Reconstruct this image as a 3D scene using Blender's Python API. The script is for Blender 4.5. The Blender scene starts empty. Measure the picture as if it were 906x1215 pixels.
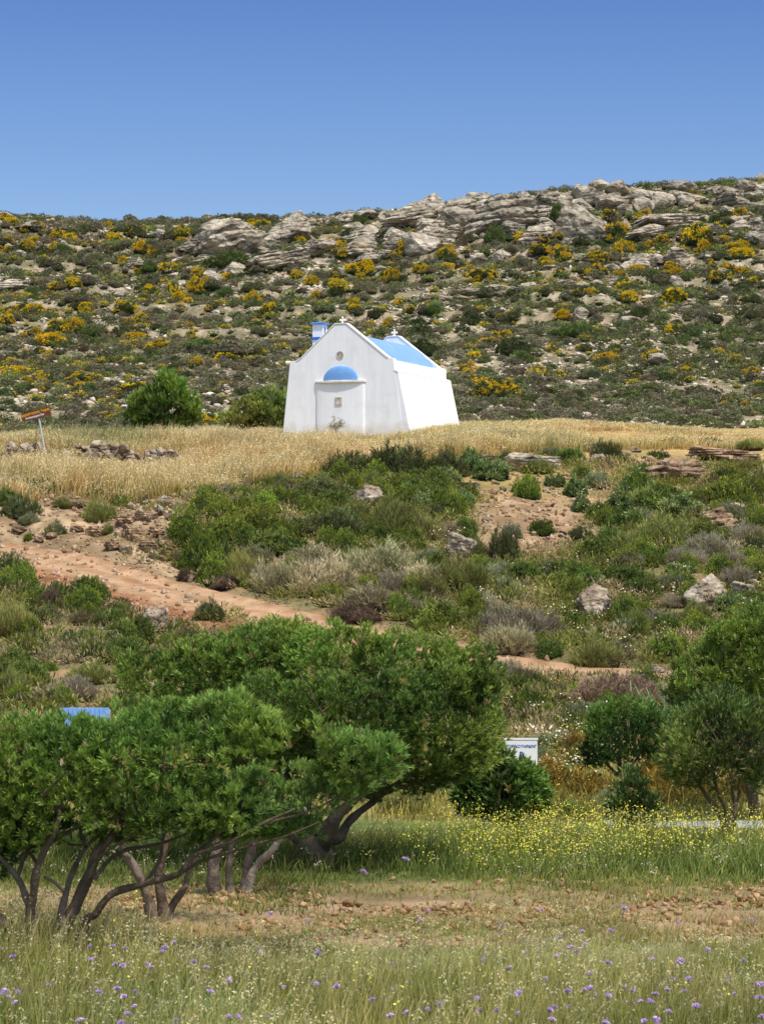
import bpy, bmesh, math, random
import numpy as np
from mathutils import Vector, Matrix

random.seed(7)
RNG = np.random.default_rng(11)
SC = bpy.context.scene
COL = SC.collection
F = 3500.0            # focal length in photo pixels (photo 906 x 1215)
CX, CY, HOR = 453.0, 607.5, 715.0
PITCH = math.atan((HOR - CY) / F)

# ------------------------------------------------------------------ noise
def _h(ix, iy, iz):
    n = (ix.astype(np.int64) * 374761393 + iy.astype(np.int64) * 668265263 + iz.astype(np.int64) * 2147483647) & 0xffffffff
    n = ((n ^ (n >> 13)) * 1274126177) & 0xffffffff
    n = (n ^ (n >> 16)) & 0xffffffff
    return n / 4294967295.0

def vnoise(p):
    p = np.asarray(p, dtype=np.float64)
    i = np.floor(p).astype(np.int64); f = p - i
    u = f * f * (3 - 2 * f)
    r = 0
    for dx in (0, 1):
        wx = u[:, 0] if dx else 1 - u[:, 0]
        for dy in (0, 1):
            wy = u[:, 1] if dy else 1 - u[:, 1]
            for dz in (0, 1):
                wz = u[:, 2] if dz else 1 - u[:, 2]
                r = r + wx * wy * wz * _h(i[:, 0] + dx, i[:, 1] + dy, i[:, 2] + dz)
    return r * 2 - 1

def fbm(p, o=4):
    p = np.asarray(p, dtype=np.float64); a = 1.0; r = 0; t = 0
    for k in range(o):
        r = r + a * vnoise(p + 17.3 * k); t += a; a *= 0.5; p = p * 2.03
    return r / t

def fbm2(x, y, s, o=4, z=0.0):
    x = np.asarray(x, float); y = np.asarray(y, float)
    sh = x.shape
    p = np.stack([x.ravel() * s, y.ravel() * s, np.full(x.size, z + 0.37)], 1)
    return fbm(p, o).reshape(sh)

def sstep(a, b, x):
    t = np.clip((x - a) / (b - a), 0, 1)
    return t * t * (3 - 2 * t)

# ------------------------------------------------------------------ camera maths (used to survey the place from the photograph)
FW = Vector((0, math.cos(PITCH), math.sin(PITCH))); UP = Vector((0, -math.sin(PITCH), math.cos(PITCH)))
def ray(px, py):
    d = FW + Vector((1, 0, 0)) * ((px - CX) / F) + UP * ((CY - py) / F)
    return d / d.y
def P(px, py, Y):
    return ray(px, py) * Y
def zrow(row, Y):
    return ray(CX, row).z * Y
def pxof(x, y):
    return CX + F * x / np.maximum(y, 5.0)

# ------------------------------------------------------------------ terrain
CP = []
def cp(Y, vals, rows=True):
    for px, v in zip((-350, 0, 225, 453, 680, 906, 1256), vals):
        if v is None: continue
        CP.append((px, Y, zrow(v, Y) if rows else v))
for Y in (20, 30, 40): cp(Y, [-3.4] * 7, False)
cp(47, [-3.36] * 7, False)
cp(53, [-3.1, -3.05, -3.1, -3.15, -3.1, -3.05, -3.0], False)
for px, Y, row in [
    (0, 62, 830), (225, 62, 835), (453, 61, 850), (680, 60, 868), (906, 59, 872), (-350, 62, 825), (1256, 59, 870),
    (0, 70, 765), (225, 70, 775), (453, 69, 812), (680, 69, 815), (906, 69, 815), (-350, 70, 760), (1256, 69, 810),
    (0, 77, 712), (225, 77.5, 727), (453, 75, 765), (680, 73, 786), (906, 75, 775), (1256, 76, 760),
    (0, 84, 672), (225, 83, 686), (453, 80, 712), (680, 79, 732), (906, 79, 740),
    (0, 89.5, 642), (-350, 86, 650), (225, 85, 665), (453, 85, 675), (680, 86, 682), (906, 87, 682), (1256, 87, 675),
    (0, 92, 604), (225, 88.5, 615), (453, 92, 622), (680, 95, 622), (906, 96, 620), (1256, 96, 615), (-350, 92, 604),
    (0, 100, 575), (225, 98, 582), (453, 101, 572), (680, 101, 582), (906, 103, 575), (-350, 100, 575), (1256, 103, 570),
    (0, 110, 550), (225, 108, 552), (453, 108, 545), (680, 109, 546), (906, 112, 543), (-350, 110, 552), (1256, 112, 540),
    (0, 121, 524), (225, 120, 524), (453, 120, 518), (680, 120, 519), (906, 124, 520), (-350, 121, 525), (1256, 124, 518),
    (0, 130, 526), (225, 130, 522), (453, 130, 515), (680, 130, 503), (906, 132, 518), (-350, 130, 528), (1256, 132, 510)]:
    CP.append((px, Y, zrow(row, Y)))
cp(145, [520, 518, 518, 512, 508, 512, 510])
cp(160, [505, 500, 500, 495, 492, 490, 490])
cp(178, [458, 455, 455, 452, 447, 440, 440])
cp(198, [400, 398, 398, 394, 388, 380, 378])
cp(218, [345, 342, 340, 336, 324, 315, 310])
cp(236, [294, 290, 290, 284, 264, 254, 250])
cp(250, [262, 258, 262, 254, 229, 218, 212])
cp(262, [265, 261, 264, 257, 233, 220, 215])
cp(290, [285, 280, 280, 275, 255, 245, 240])
cp(450, [500, 500, 500, 500, 500, 500, 500])
CP = np.array(CP)
def _ab(px, Y): return np.stack([(px - CX) / 420.0, Y / 16.0], 1)
_c = _ab(CP[:, 0], CP[:, 1])
def _phi(r2): return 0.5 * r2 * np.log(r2 + 1e-9)
_n = len(_c)
_K = _phi(((_c[:, None] - _c[None]) ** 2).sum(-1)) + np.eye(_n) * 0.02
_Pm = np.hstack([np.ones((_n, 1)), _c])
_A = np.vstack([np.hstack([_K, _Pm]), np.hstack([_Pm.T, np.zeros((3, 3))])])
_w = np.linalg.solve(_A, np.concatenate([CP[:, 2], np.zeros(3)]))
def base_h(x, y):
    x = np.asarray(x, float).ravel(); y = np.asarray(y, float).ravel()
    yy = np.clip(y, 22, 450)
    px = np.clip(pxof(x, yy), -700, 1600)
    q = _ab(px, yy); out = np.empty(len(q))
    for s in range(0, len(q), 20000):
        b = q[s:s + 20000]
        r2 = ((b[:, None] - _c[None]) ** 2).sum(-1)
        out[s:s + 20000] = _phi(r2) @ _w[:_n] + _w[_n] + b @ _w[_n + 1:]
    return out

# the dirt track's centre line (photo column, depth)
TRACK = np.array([(-400, 92), (-200, 89), (0, 87), (80, 84.0), (160, 81.8), (250, 79.3), (330, 77.3), (390, 75.9), (450, 75), (520, 73.8), (600, 72.2), (680, 71), (760, 70.4), (860, 70.4), (980, 71), (1200, 74)], float)
def track_y(x, y):
    px = pxof(x, y)
    return np.interp(px, TRACK[:, 0], TRACK[:, 1]), np.interp(px, [-400, 0, 250, 450, 620, 800, 1200], [2.0, 2.0, 2.05, 1.9, 1.6, 1.5, 1.5])
def track_mask(x, y):
    ty, hw = track_y(x, y)
    return 1 - sstep(0.75, 1.25, np.abs(y - ty) / hw)

def ground(x, y):
    x = np.asarray(x, float).ravel(); y = np.asarray(y, float).ravel()
    h = base_h(x, y)
    tm = track_mask(x, y)
    hill = sstep(140, 160, y); slope = sstep(56, 64, y) * (1 - sstep(98, 104, y))
    h = h + fbm2(x, y, 0.35, 3) * 0.10 * slope * (1 - tm) * 2.2
    h = h + fbm2(x, y, 1.3, 3, 4.0) * (0.03 + 0.13 * slope * (1 - tm) + 0.16 * hill)
    ty, hw = track_y(x, y); px_ = pxof(x, y)
    bk = sstep(0.9, 1.8, (y - ty) / hw) * (1 - sstep(93, 96, y)) * (1 - sstep(215, 260, px_)) + sstep(1.0, 1.6, (ty - y) / hw) * (1 - sstep(5, 8, ty - y)) * (1 - sstep(250, 330, px_)) * 0.7
    h = h + bk * (fbm2(x, y * 0.7, 0.9, 2, 14.0) * 0.45 + 0.05 * fbm2(x, y, 3.0, 3, 24.0))
    h = h + sstep(29.5, 31, y) * (1 - sstep(35, 36, y)) * fbm2(x, y, 5.0, 3, 15) * 0.07
    h = h + hill * (fbm2(x, y, 0.09, 4, 9.0) * 0.9 + 0)
    # rock strata: stepped ledges on the upper hillside
    up = sstep(185, 205, y) * (1 - sstep(244, 252, y))
    s = (h + 0.05 * x + 0.5 * fbm2(x, y, 0.12, 3, 21)) / 2.3
    fr = s - np.floor(s)
    h = h + up * (sstep(0.55, 0.8, fr) - fr) * 0.8
    return h
def gz(x, y): return float(ground([x], [y])[0])

def hit(px, py, y0=20.0, y1=262.0):
    Y = np.arange(y0, y1, 0.25); d = ray(px, py)
    z = ground(d.x * Y, Y); df = d.z * Y - z
    k = np.where((df[:-1] > 0) & (df[1:] <= 0))[0]
    if len(k) == 0:
        j = int(np.argmin(np.abs(df))); return Vector((d.x * Y[j], Y[j], z[j]))
    i = k[0]; t = df[i] / (df[i] - df[i + 1] + 1e-9); y = Y[i] + 0.25 * t
    return Vector((d.x * y, y, gz(d.x * y, y)))

# ------------------------------------------------------------------ materials
def newmat(name):
    m = bpy.data.materials.new(name); m.use_nodes = True
    nt = m.node_tree
    b = nt.nodes['Principled BSDF']
    b.inputs['Specular IOR Level'].default_value = 0.25
    return m, nt, b

def N(nt, t, **kw):
    n = nt.nodes.new(t)
    for k, v in kw.items(): setattr(n, k, v)
    return n

def attr_mat(name, rough=0.8, nscale=3.0, nmix=0.25, bump=0.0, bscale=20.0, trans=0.0, hue=0.0, spec=0.2, objrand=0.0):
    """vertex colour 'Col' x procedural noise"""
    m, nt, b = newmat(name)
    at = N(nt, 'ShaderNodeAttribute', attribute_name='Col')
    tc = N(nt, 'ShaderNodeTexCoord')
    no = N(nt, 'ShaderNodeTexNoise'); no.inputs['Scale'].default_value = nscale; no.inputs['Detail'].default_value = 6
    nt.links.new(tc.outputs['Object'], no.inputs['Vector'])
    mr = N(nt, 'ShaderNodeMapRange'); mr.inputs[1].default_value = 0.25; mr.inputs[2].default_value = 0.75
    mr.inputs[3].default_value = 1 - nmix; mr.inputs[4].default_value = 1 + nmix
    nt.links.new(no.outputs['Fac'], mr.inputs[0])
    vm = N(nt, 'ShaderNodeVectorMath', operation='SCALE')
    nt.links.new(at.outputs['Color'], vm.inputs[0]); nt.links.new(mr.outputs[0], vm.inputs['Scale'])
    out = vm.outputs[0]
    if objrand > 0:
        oi = N(nt, 'ShaderNodeObjectInfo')
        hs = N(nt, 'ShaderNodeHueSaturation')
        a = N(nt, 'ShaderNodeMapRange'); a.inputs[3].default_value = 1 - objrand; a.inputs[4].default_value = 1 + objrand
        nt.links.new(oi.outputs['Random'], a.inputs[0]); nt.links.new(a.outputs[0], hs.inputs['Value'])
        mu = N(nt, 'ShaderNodeMath', operation='MULTIPLY'); mu.inputs[1].default_value = 7.13
        fr = N(nt, 'ShaderNodeMath', operation='FRACT')
        nt.links.new(oi.outputs['Random'], mu.inputs[0]); nt.links.new(mu.outputs[0], fr.inputs[0])
        c = N(nt, 'ShaderNodeMapRange'); c.inputs[3].default_value = 0.5 - objrand * 0.07; c.inputs[4].default_value = 0.5 + objrand * 0.07
        nt.links.new(fr.outputs[0], c.inputs[0]); nt.links.new(c.outputs[0], hs.inputs['Hue'])
        nt.links.new(out, hs.inputs['Color']); out = hs.outputs[0]
    nt.links.new(out, b.inputs['Base Color'])
    b.inputs['Roughness'].default_value = rough; b.inputs['Specular IOR Level'].default_value = spec
    if bump > 0:
        n2 = N(nt, 'ShaderNodeTexNoise'); n2.inputs['Scale'].default_value = bscale; n2.inputs['Detail'].default_value = 8
        nt.links.new(tc.outputs['Object'], n2.inputs['Vector'])
        bp = N(nt, 'ShaderNodeBump'); bp.inputs['Strength'].default_value = 1.0; bp.inputs['Distance'].default_value = bump
        nt.links.new(n2.outputs['Fac'], bp.inputs['Height']); nt.links.new(bp.outputs[0], b.inputs['Normal'])
    if trans > 0:
        t = N(nt, 'ShaderNodeBsdfTranslucent'); mx = N(nt, 'ShaderNodeMixShader'); mx.inputs[0].default_value = trans
        nt.links.new(out, t.inputs['Color'])
        nt.links.new(b.outputs[0], mx.inputs[1]); nt.links.new(t.outputs[0], mx.inputs[2])
        nt.links.new(mx.outputs[0], nt.nodes['Material Output'].inputs['Surface'])
    return m

M_LEAF = attr_mat('leaf', rough=0.5, nscale=1.2, nmix=0.25, trans=0.3, spec=0.35)
M_BUSH = attr_mat('bush_leaf', rough=0.75, nscale=1.5, nmix=0.25, trans=0.25, spec=0.12, objrand=0.26)
M_BLOOM = attr_mat('bloom', rough=0.75, nscale=1.5, nmix=0.2, trans=0.2, spec=0.1, objrand=0.12)
M_GRASS = attr_mat('grass', rough=0.75, nscale=0.6, nmix=0.3, trans=0.35, spec=0.15)
M_FLOWER = attr_mat('petal', rough=0.7, nscale=2.0, nmix=0.1, trans=0.2, spec=0.1)
M_BARK = attr_mat('bark', rough=0.9, nscale=6.0, nmix=0.45, bump=0.03, bscale=22.0, spec=0.1)
M_TERR = attr_mat('earth', rough=0.95, nscale=1.1, nmix=0.35, bump=0.12, bscale=2.2, spec=0.05)
M_DIRT = attr_mat('dirt_track', rough=0.95, nscale=1.5, nmix=0.22, bump=0.06, bscale=5.0, spec=0.05)

def rock_mat(name, c1, c2, c3, scale=1.0):
    m, nt, b = newmat(name)
    tc = N(nt, 'ShaderNodeTexCoord'); geo = N(nt, 'ShaderNodeNewGeometry')
    oi = N(nt, 'ShaderNodeObjectInfo')
    n1 = N(nt, 'ShaderNodeTexNoise'); n1.inputs['Scale'].default_value = 0.9 * scale; n1.inputs['Detail'].default_value = 8; n1.inputs['Roughness'].default_value = 0.65
    n2 = N(nt, 'ShaderNodeTexNoise'); n2.inputs['Scale'].default_value = 4.0 * scale; n2.inputs['Detail'].default_value = 6
    mp = N(nt, 'ShaderNodeMapping'); mp.inputs['Scale'].default_value = (0.8, 0.8, 1.5)
    n3 = N(nt, 'ShaderNodeTexNoise'); n3.inputs['Scale'].default_value = 1.7 * scale; n3.inputs['Detail'].default_value = 5
    for n in (n1, n2): nt.links.new(geo.outputs['Position'], n.inputs['Vector'])
    nt.links.new(geo.outputs['Position'], mp.inputs['Vector']); nt.links.new(mp.outputs[0], n3.inputs['Vector'])
    cr = N(nt, 'ShaderNodeValToRGB')
    cr.color_ramp.elements[0].position = 0.36; cr.color_ramp.elements[0].color = (*c3, 1)
    cr.color_ramp.elements[1].position = 0.66; cr.color_ramp.elements[1].color = (*c1, 1)
    e = cr.color_ramp.elements.new(0.5); e.color = (*c2, 1)
    nt.links.new(n1.outputs['Fac'], cr.inputs[0])
    mr = N(nt, 'ShaderNodeMapRange'); mr.inputs[1].default_value = 0.35; mr.inputs[2].default_value = 0.6; mr.inputs[3].default_value = 0.62; mr.inputs[4].default_value = 1.12
    nt.links.new(n3.outputs['Fac'], mr.inputs[0])
    orr = N(nt, 'ShaderNodeMapRange'); orr.inputs[3].default_value = 0.8; orr.inputs[4].default_value = 1.15
    nt.links.new(oi.outputs['Random'], orr.inputs[0])
    mm = N(nt, 'ShaderNodeMath', operation='MULTIPLY'); nt.links.new(mr.outputs[0], mm.inputs[0]); nt.links.new(orr.outputs[0], mm.inputs[1])
    vm = N(nt, 'ShaderNodeVectorMath', operation='SCALE'); nt.links.new(cr.outputs[0], vm.inputs[0]); nt.links.new(mm.outputs[0], vm.inputs['Scale'])
    nt.links.new(vm.outputs[0], b.inputs['Base Color'])
    vo = N(nt, 'ShaderNodeTexVoronoi', feature='DISTANCE_TO_EDGE'); vo.inputs['Scale'].default_value = 0.55 * scale
    wp = N(nt, 'ShaderNodeVectorMath', operation='ADD'); nt.links.new(geo.outputs['Position'], wp.inputs[0])
    sc_ = N(nt, 'ShaderNodeVectorMath', operation='SCALE'); sc_.inputs['Scale'].default_value = 1.6 / scale; nt.links.new(n1.outputs['Color'], sc_.inputs[0]); nt.links.new(sc_.outputs[0], wp.inputs[1])
    mp2 = N(nt, 'ShaderNodeMapping'); mp2.inputs['Scale'].default_value = (0.7, 0.7, 1.5); nt.links.new(wp.outputs[0], mp2.inputs['Vector'])
    nt.links.new(mp2.outputs[0], vo.inputs['Vector'])
    ck = N(nt, 'ShaderNodeMapRange'); ck.inputs[1].default_value = 0.0; ck.inputs[2].default_value = 0.07; ck.inputs[3].default_value = 0.42; ck.inputs[4].default_value = 1.0
    nt.links.new(vo.outputs['Distance'], ck.inputs[0])
    v2 = N(nt, 'ShaderNodeVectorMath', operation='SCALE'); nt.links.new(vm.outputs[0], v2.inputs[0]); nt.links.new(ck.outputs[0], v2.inputs['Scale']); nt.links.new(v2.outputs[0], b.inputs['Base Color'])
    b.inputs['Roughness'].default_value = 0.92; b.inputs['Specular IOR Level'].default_value = 0.1
    ad = N(nt, 'ShaderNodeMath', operation='ADD'); nt.links.new(n2.outputs['Fac'], ad.inputs[0]); nt.links.new(n3.outputs['Fac'], ad.inputs[1])
    bp = N(nt, 'ShaderNodeBump'); bp.inputs['Strength'].default_value = 1.0; bp.inputs['Distance'].default_value = 0.22 / scale
    nt.links.new(ad.outputs[0], bp.inputs['Height']); nt.links.new(bp.outputs[0], b.inputs['Normal'])
    return m
M_ROCK = rock_mat('limestone', (0.56, 0.50, 0.40), (0.45, 0.385, 0.295), (0.27, 0.22, 0.165), 0.9)
M_ROCKN = rock_mat('limestone_near', (0.52, 0.46, 0.38), (0.40, 0.31, 0.22), (0.20, 0.15, 0.11), 2.2)
M_ROCKO = rock_mat('ochre_stone', (0.50, 0.37, 0.25), (0.40, 0.26, 0.16), (0.20, 0.13, 0.08), 2.5)

def plain(name, c, rough=0.7, nscale=2.0, nmix=0.06, bump=0.0, metal=0.0, spec=0.3, stain=None):
    m, nt, b = newmat(name)
    tc = N(nt, 'ShaderNodeTexCoord'); no = N(nt, 'ShaderNodeTexNoise'); no.inputs['Scale'].default_value = nscale; no.inputs['Detail'].default_value = 8
    nt.links.new(tc.outputs['Object'], no.inputs['Vector'])
    mx = N(nt, 'ShaderNodeMix', data_type='RGBA')
    a = [max(0, v * (1 - nmix)) for v in c]; d = [min(1, v * (1 + nmix)) for v in c]
    if stain: a = stain
    mr = N(nt, 'ShaderNodeMapRange'); mr.inputs[1].default_value = 0.3; mr.inputs[2].default_value = 0.6 if not stain else 0.48
    nt.links.new(no.outputs['Fac'], mr.inputs[0]); nt.links.new(mr.outputs[0], mx.inputs['Factor'])
    mx.inputs['A'].default_value = (*a, 1); mx.inputs['B'].default_value = (*d, 1)
    nt.links.new(mx.outputs['Result'], b.inputs['Base Color'])
    b.inputs['Roughness'].default_value = rough; b.inputs['Metallic'].default_value = metal; b.inputs['Specular IOR Level'].default_value = spec
    if bump:
        n2 = N(nt, 'ShaderNodeTexNoise'); n2.inputs['Scale'].default_value = 7; n2.inputs['Detail'].default_value = 6
        nt.links.new(tc.outputs['Object'], n2.inputs['Vector'])
        bp = N(nt, 'ShaderNodeBump'); bp.inputs['Distance'].default_value = bump; nt.links.new(n2.outputs['Fac'], bp.inputs['Height']); nt.links.new(bp.outputs[0], b.inputs['Normal'])
    return m

# ------------------------------------------------------------------ mesh helpers
class MB:
    def __init__(s): s.V = []; s.Q = []; s.T = []; s.C = []; s.n = 0
    def add(s, v, q=None, c=(0.5, 0.5, 0.5), t=None):
        v = np.asarray(v, float).reshape(-1, 3)
        s.V.append(v)
        if q is not None and len(q): s.Q.append(np.asarray(q, int).reshape(-1, 4) + s.n)
        if t is not None and len(t): s.T.append(np.asarray(t, int).reshape(-1, 3) + s.n)
        c = np.asarray(c, float)
        if c.ndim == 1: c = np.tile(c, (len(v), 1))
        s.C.append(c.reshape(-1, 3)); s.n += len(v)
    def mesh(s, name, mat, smooth=False):
        me = bpy.data.meshes.new(name)
        V = np.concatenate(s.V).astype(np.float32); C = np.concatenate(s.C)
        Q = np.concatenate(s.Q) if s.Q else np.zeros((0, 4), int)
        T = np.concatenate(s.T) if s.T else np.zeros((0, 3), int)
        me.vertices.add(len(V)); me.vertices.foreach_set('co', V.ravel())
        loops = np.concatenate([Q.ravel(), T.ravel()]).astype(np.int32)
        me.loops.add(len(loops)); me.loops.foreach_set('vertex_index', loops)
        me.polygons.add(len(Q) + len(T))
        st = np.concatenate([np.arange(len(Q)) * 4, len(Q) * 4 + np.arange(len(T)) * 3]).astype(np.int32)
        me.polygons.foreach_set('loop_start', st)
        if smooth: me.polygons.foreach_set('use_smooth', np.ones(len(Q) + len(T), bool))
        me.update(calc_edges=True)
        a = me.color_attributes.new('Col', 'FLOAT_COLOR', 'POINT')
        a.data.foreach_set('color', np.hstack([np.clip(C, 0, 1), np.ones((len(C), 1))]).astype(np.float32).ravel())
        me.materials.append(mat)
        return me
    def obj(s, name, mat, parent=None, smooth=False, loc=None):
        me = s.mesh(name, mat, smooth); o = bpy.data.objects.new(name, me); COL.objects.link(o)
        if parent: o.parent = parent
        if loc is not None: o.location = loc
        return o

def tag(o, label=None, cat=None, group=None, kind=None):
    if label: o['label'] = label
    if cat: o['category'] = cat
    if group: o['group'] = group
    if kind: o['kind'] = kind
    return o
def empty(name, loc=(0, 0, 0), rz=0):
    o = bpy.data.objects.new(name, None); COL.objects.link(o); o.location = loc; o.rotation_euler = (0, 0, rz)
    o.empty_display_size = 0.2
    return o
def copy_tree(o, parent=None):
    c = o.copy(); COL.objects.link(c)
    if parent: c.parent = parent
    for ch in list(o.children): copy_tree(ch, c)
    return c

def bm_obj(name, bm, mat, parent=None, smooth=False):
    me = bpy.data.meshes.new(name)
    bmesh.ops.recalc_face_normals(bm, faces=bm.faces)
    bm.to_mesh(me); bm.free(); me.materials.append(mat)
    if smooth:
        for p in me.polygons: p.use_smooth = True
    o = bpy.data.objects.new(name, me); COL.objects.link(o)
    if parent: o.parent = parent
    return o
def bx(bm, x0, x1, y0, y1, z0, z1):
    vs = [bm.verts.new((x, y, z)) for x in (x0, x1) for y in (y0, y1) for z in (z0, z1)]
    for f in ((0, 1, 3, 2), (4, 6, 7, 5), (0, 4, 5, 1), (2, 3, 7, 6), (0, 2, 6, 4), (1, 5, 7, 3)):
        bm.faces.new([vs[i] for i in f])
    return vs
def extrude_profile(bm, pts, y0, y1, fx=None):
    """closed x,z profile between y0 and y1; fx(x,z,y)->(x,y,z)"""
    fx = fx or (lambda x, z, y: (x, y, z))
    a = [bm.verts.new(fx(x, z, y0)) for x, z in pts]; b = [bm.verts.new(fx(x, z, y1)) for x, z in pts]
    n = len(pts)
    for i in range(n): bm.faces.new((a[i], a[(i + 1) % n], b[(i + 1) % n], b[i]))
    bm.faces.new(a[::-1]); bm.faces.new(b)

def basis(d, spin):
    d = np.asarray(d, float); d = d / (np.linalg.norm(d, axis=1, keepdims=True) + 1e-9)
    h = np.where(np.abs(d[:, 2:3]) > 0.9, np.array([[1.0, 0, 0]]), np.array([[0, 0, 1.0]]))
    x = np.cross(h, d); x /= np.linalg.norm(x, axis=1, keepdims=True) + 1e-9
    y = np.cross(d, x)
    c, s = np.cos(spin)[:, None], np.sin(spin)[:, None]
    return np.stack([x * c + y * s, y * c - x * s, d], 2)   # columns

def place(mb, pv, pq, pos, R, sc, col, ptint=None):
    """stamp a small proto (pv verts, pq quads) at each pos; col (N,3); ptint (nv,) brightness or (nv,3)"""
    n = len(pos)
    if n == 0: return
    sc = np.asarray(sc, float)
    if sc.ndim == 1: sc = sc[:, None]
    V = np.einsum('nij,nvj->nvi', R, pv[None] * (sc[:, None, :] if sc.shape[1] == 3 else sc[:, None, :])) + pos[:, None]
    k = len(pv)
    Q = (pq[None] + (np.arange(n) * k)[:, None, None]).reshape(-1, 4)
    C = np.repeat(col[:, None], k, 1)
    if ptint is not None: C = C * (ptint[None, :, None] if ptint.ndim == 1 else ptint[None])
    mb.add(V.reshape(-1, 3), Q, C.reshape(-1, 3))

def rdir(n, rng=RNG):
    v = rng.normal(size=(n, 3)); return v / np.linalg.norm(v, axis=1, keepdims=True)

def tuft_proto(k, l, w, cone, rng, base_r=0.02, droop=0.0):
    """k leaves (one quad each) fanned round +z, overall length l"""
    az = rng.uniform(0, 2 * math.pi, k); th = np.radians(rng.uniform(cone[0], cone[1], k))
    d = np.stack([np.sin(th) * np.cos(az), np.sin(th) * np.sin(az), np.cos(th)], 1)
    start = d * base_r + np.stack([0 * az, 0 * az, rng.uniform(0, l * 0.9, k)], 1)
    L = l * rng.uniform(0.7, 1.15, k)[:, None]
    side = np.cross(d, rdir(k, rng)); side /= np.linalg.norm(side, axis=1, keepdims=True)
    mid = start + d * L * 0.45
    tip = start + d * L; tip[:, 2] -= droop * l
    v = np.stack([start, mid + side * w / 2, tip, mid - side * w / 2], 1).reshape(-1, 3)
    q = np.arange(4 * k).reshape(-1, 4)
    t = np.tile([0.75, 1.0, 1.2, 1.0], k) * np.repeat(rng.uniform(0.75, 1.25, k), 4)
    return v, q, t

def tube(mb, pts, rad, col, seg=8, rough=0.12, seed=0, sub=4, cap=True):
    pts = [np.array(p, float) for p in pts]; n = len(pts)
    Pp, Rr = [], []
    for i in range(n - 1):
        p0, p1, p2, p3 = pts[max(0, i - 1)], pts[i], pts[i + 1], pts[min(n - 1, i + 2)]
        for k in range(sub):
            t = k / sub
            Pp.append(0.5 * ((2 * p1) + (-p0 + p2) * t + (2 * p0 - 5 * p1 + 4 * p2 - p3) * t * t + (-p0 + 3 * p1 - 3 * p2 + p3) * t ** 3))
            Rr.append(rad[i] * (1 - t) + rad[i + 1] * t)
    Pp.append(pts[-1]); Rr.append(rad[-1])
    Pp = np.array(Pp); Rr = np.array(Rr)
    Rr = Rr * (1 + rough * fbm(Pp * 3.0 + seed, 2)); Pp = Pp + (np.stack([fbm(Pp * 2.2 + 5 + seed, 2), fbm(Pp * 2.2 + 9 + seed, 2), fbm(Pp * 2.2 + 13 + seed, 2)], 1) * Rr[:, None] * 0.9)
    T = np.gradient(Pp, axis=0); T /= np.linalg.norm(T, axis=1, keepdims=True) + 1e-9
    R = basis(T, np.zeros(len(Pp)))
    for i in range(1, len(R)):      # keep the frame from spinning
        x = R[i - 1][:, 0] - T[i] * np.dot(R[i - 1][:, 0], T[i]); x /= np.linalg.norm(x) + 1e-9
        R[i] = np.stack([x, np.cross(T[i], x), T[i]], 1)
    a = np.arange(seg) * 2 * math.pi / seg
    ring = np.stack([np.cos(a), np.sin(a), 0 * a], 1)
    V = np.einsum('nij,vj->nvi', R, ring) * Rr[:, None, None] + Pp[:, None]
    V = V.reshape(-1, 3)
    nn = fbm(V * 7.0 + seed, 2)
    V = V + (V - np.repeat(Pp, seg, 0)) * (nn * rough * 2.0)[:, None]
    m = len(Pp); Q = []
    i = np.arange(m - 1)[:, None]; j = np.arange(seg)[None]
    Q = np.stack([i * seg + j, i * seg + (j + 1) % seg, (i + 1) * seg + (j + 1) % seg, (i + 1) * seg + j], -1).reshape(-1, 4)
    c = np.array(col)[None] * (1 + 0.35 * fbm(V * 5 + 3, 2))[:, None]
    mb.add(V, Q, c)
    if cap:
        e = np.arange(seg) + (m - 1) * seg
        mb.T.append((np.stack([np.full(seg - 2, e[0]), e[1:-1], e[2:]], 1) + mb.n - len(V)))

# ------------------------------------------------------------------ terrain mesh
def lerp(a, b, t): return np.asarray(a)[None] * (1 - t[:, None]) + np.asarray(b)[None] * t[:, None]
def mixc(c, b, t):
    b = np.asarray(b); b = b[None] if b.ndim == 1 else b
    return c * (1 - t[:, None]) + b * t[:, None]

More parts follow.
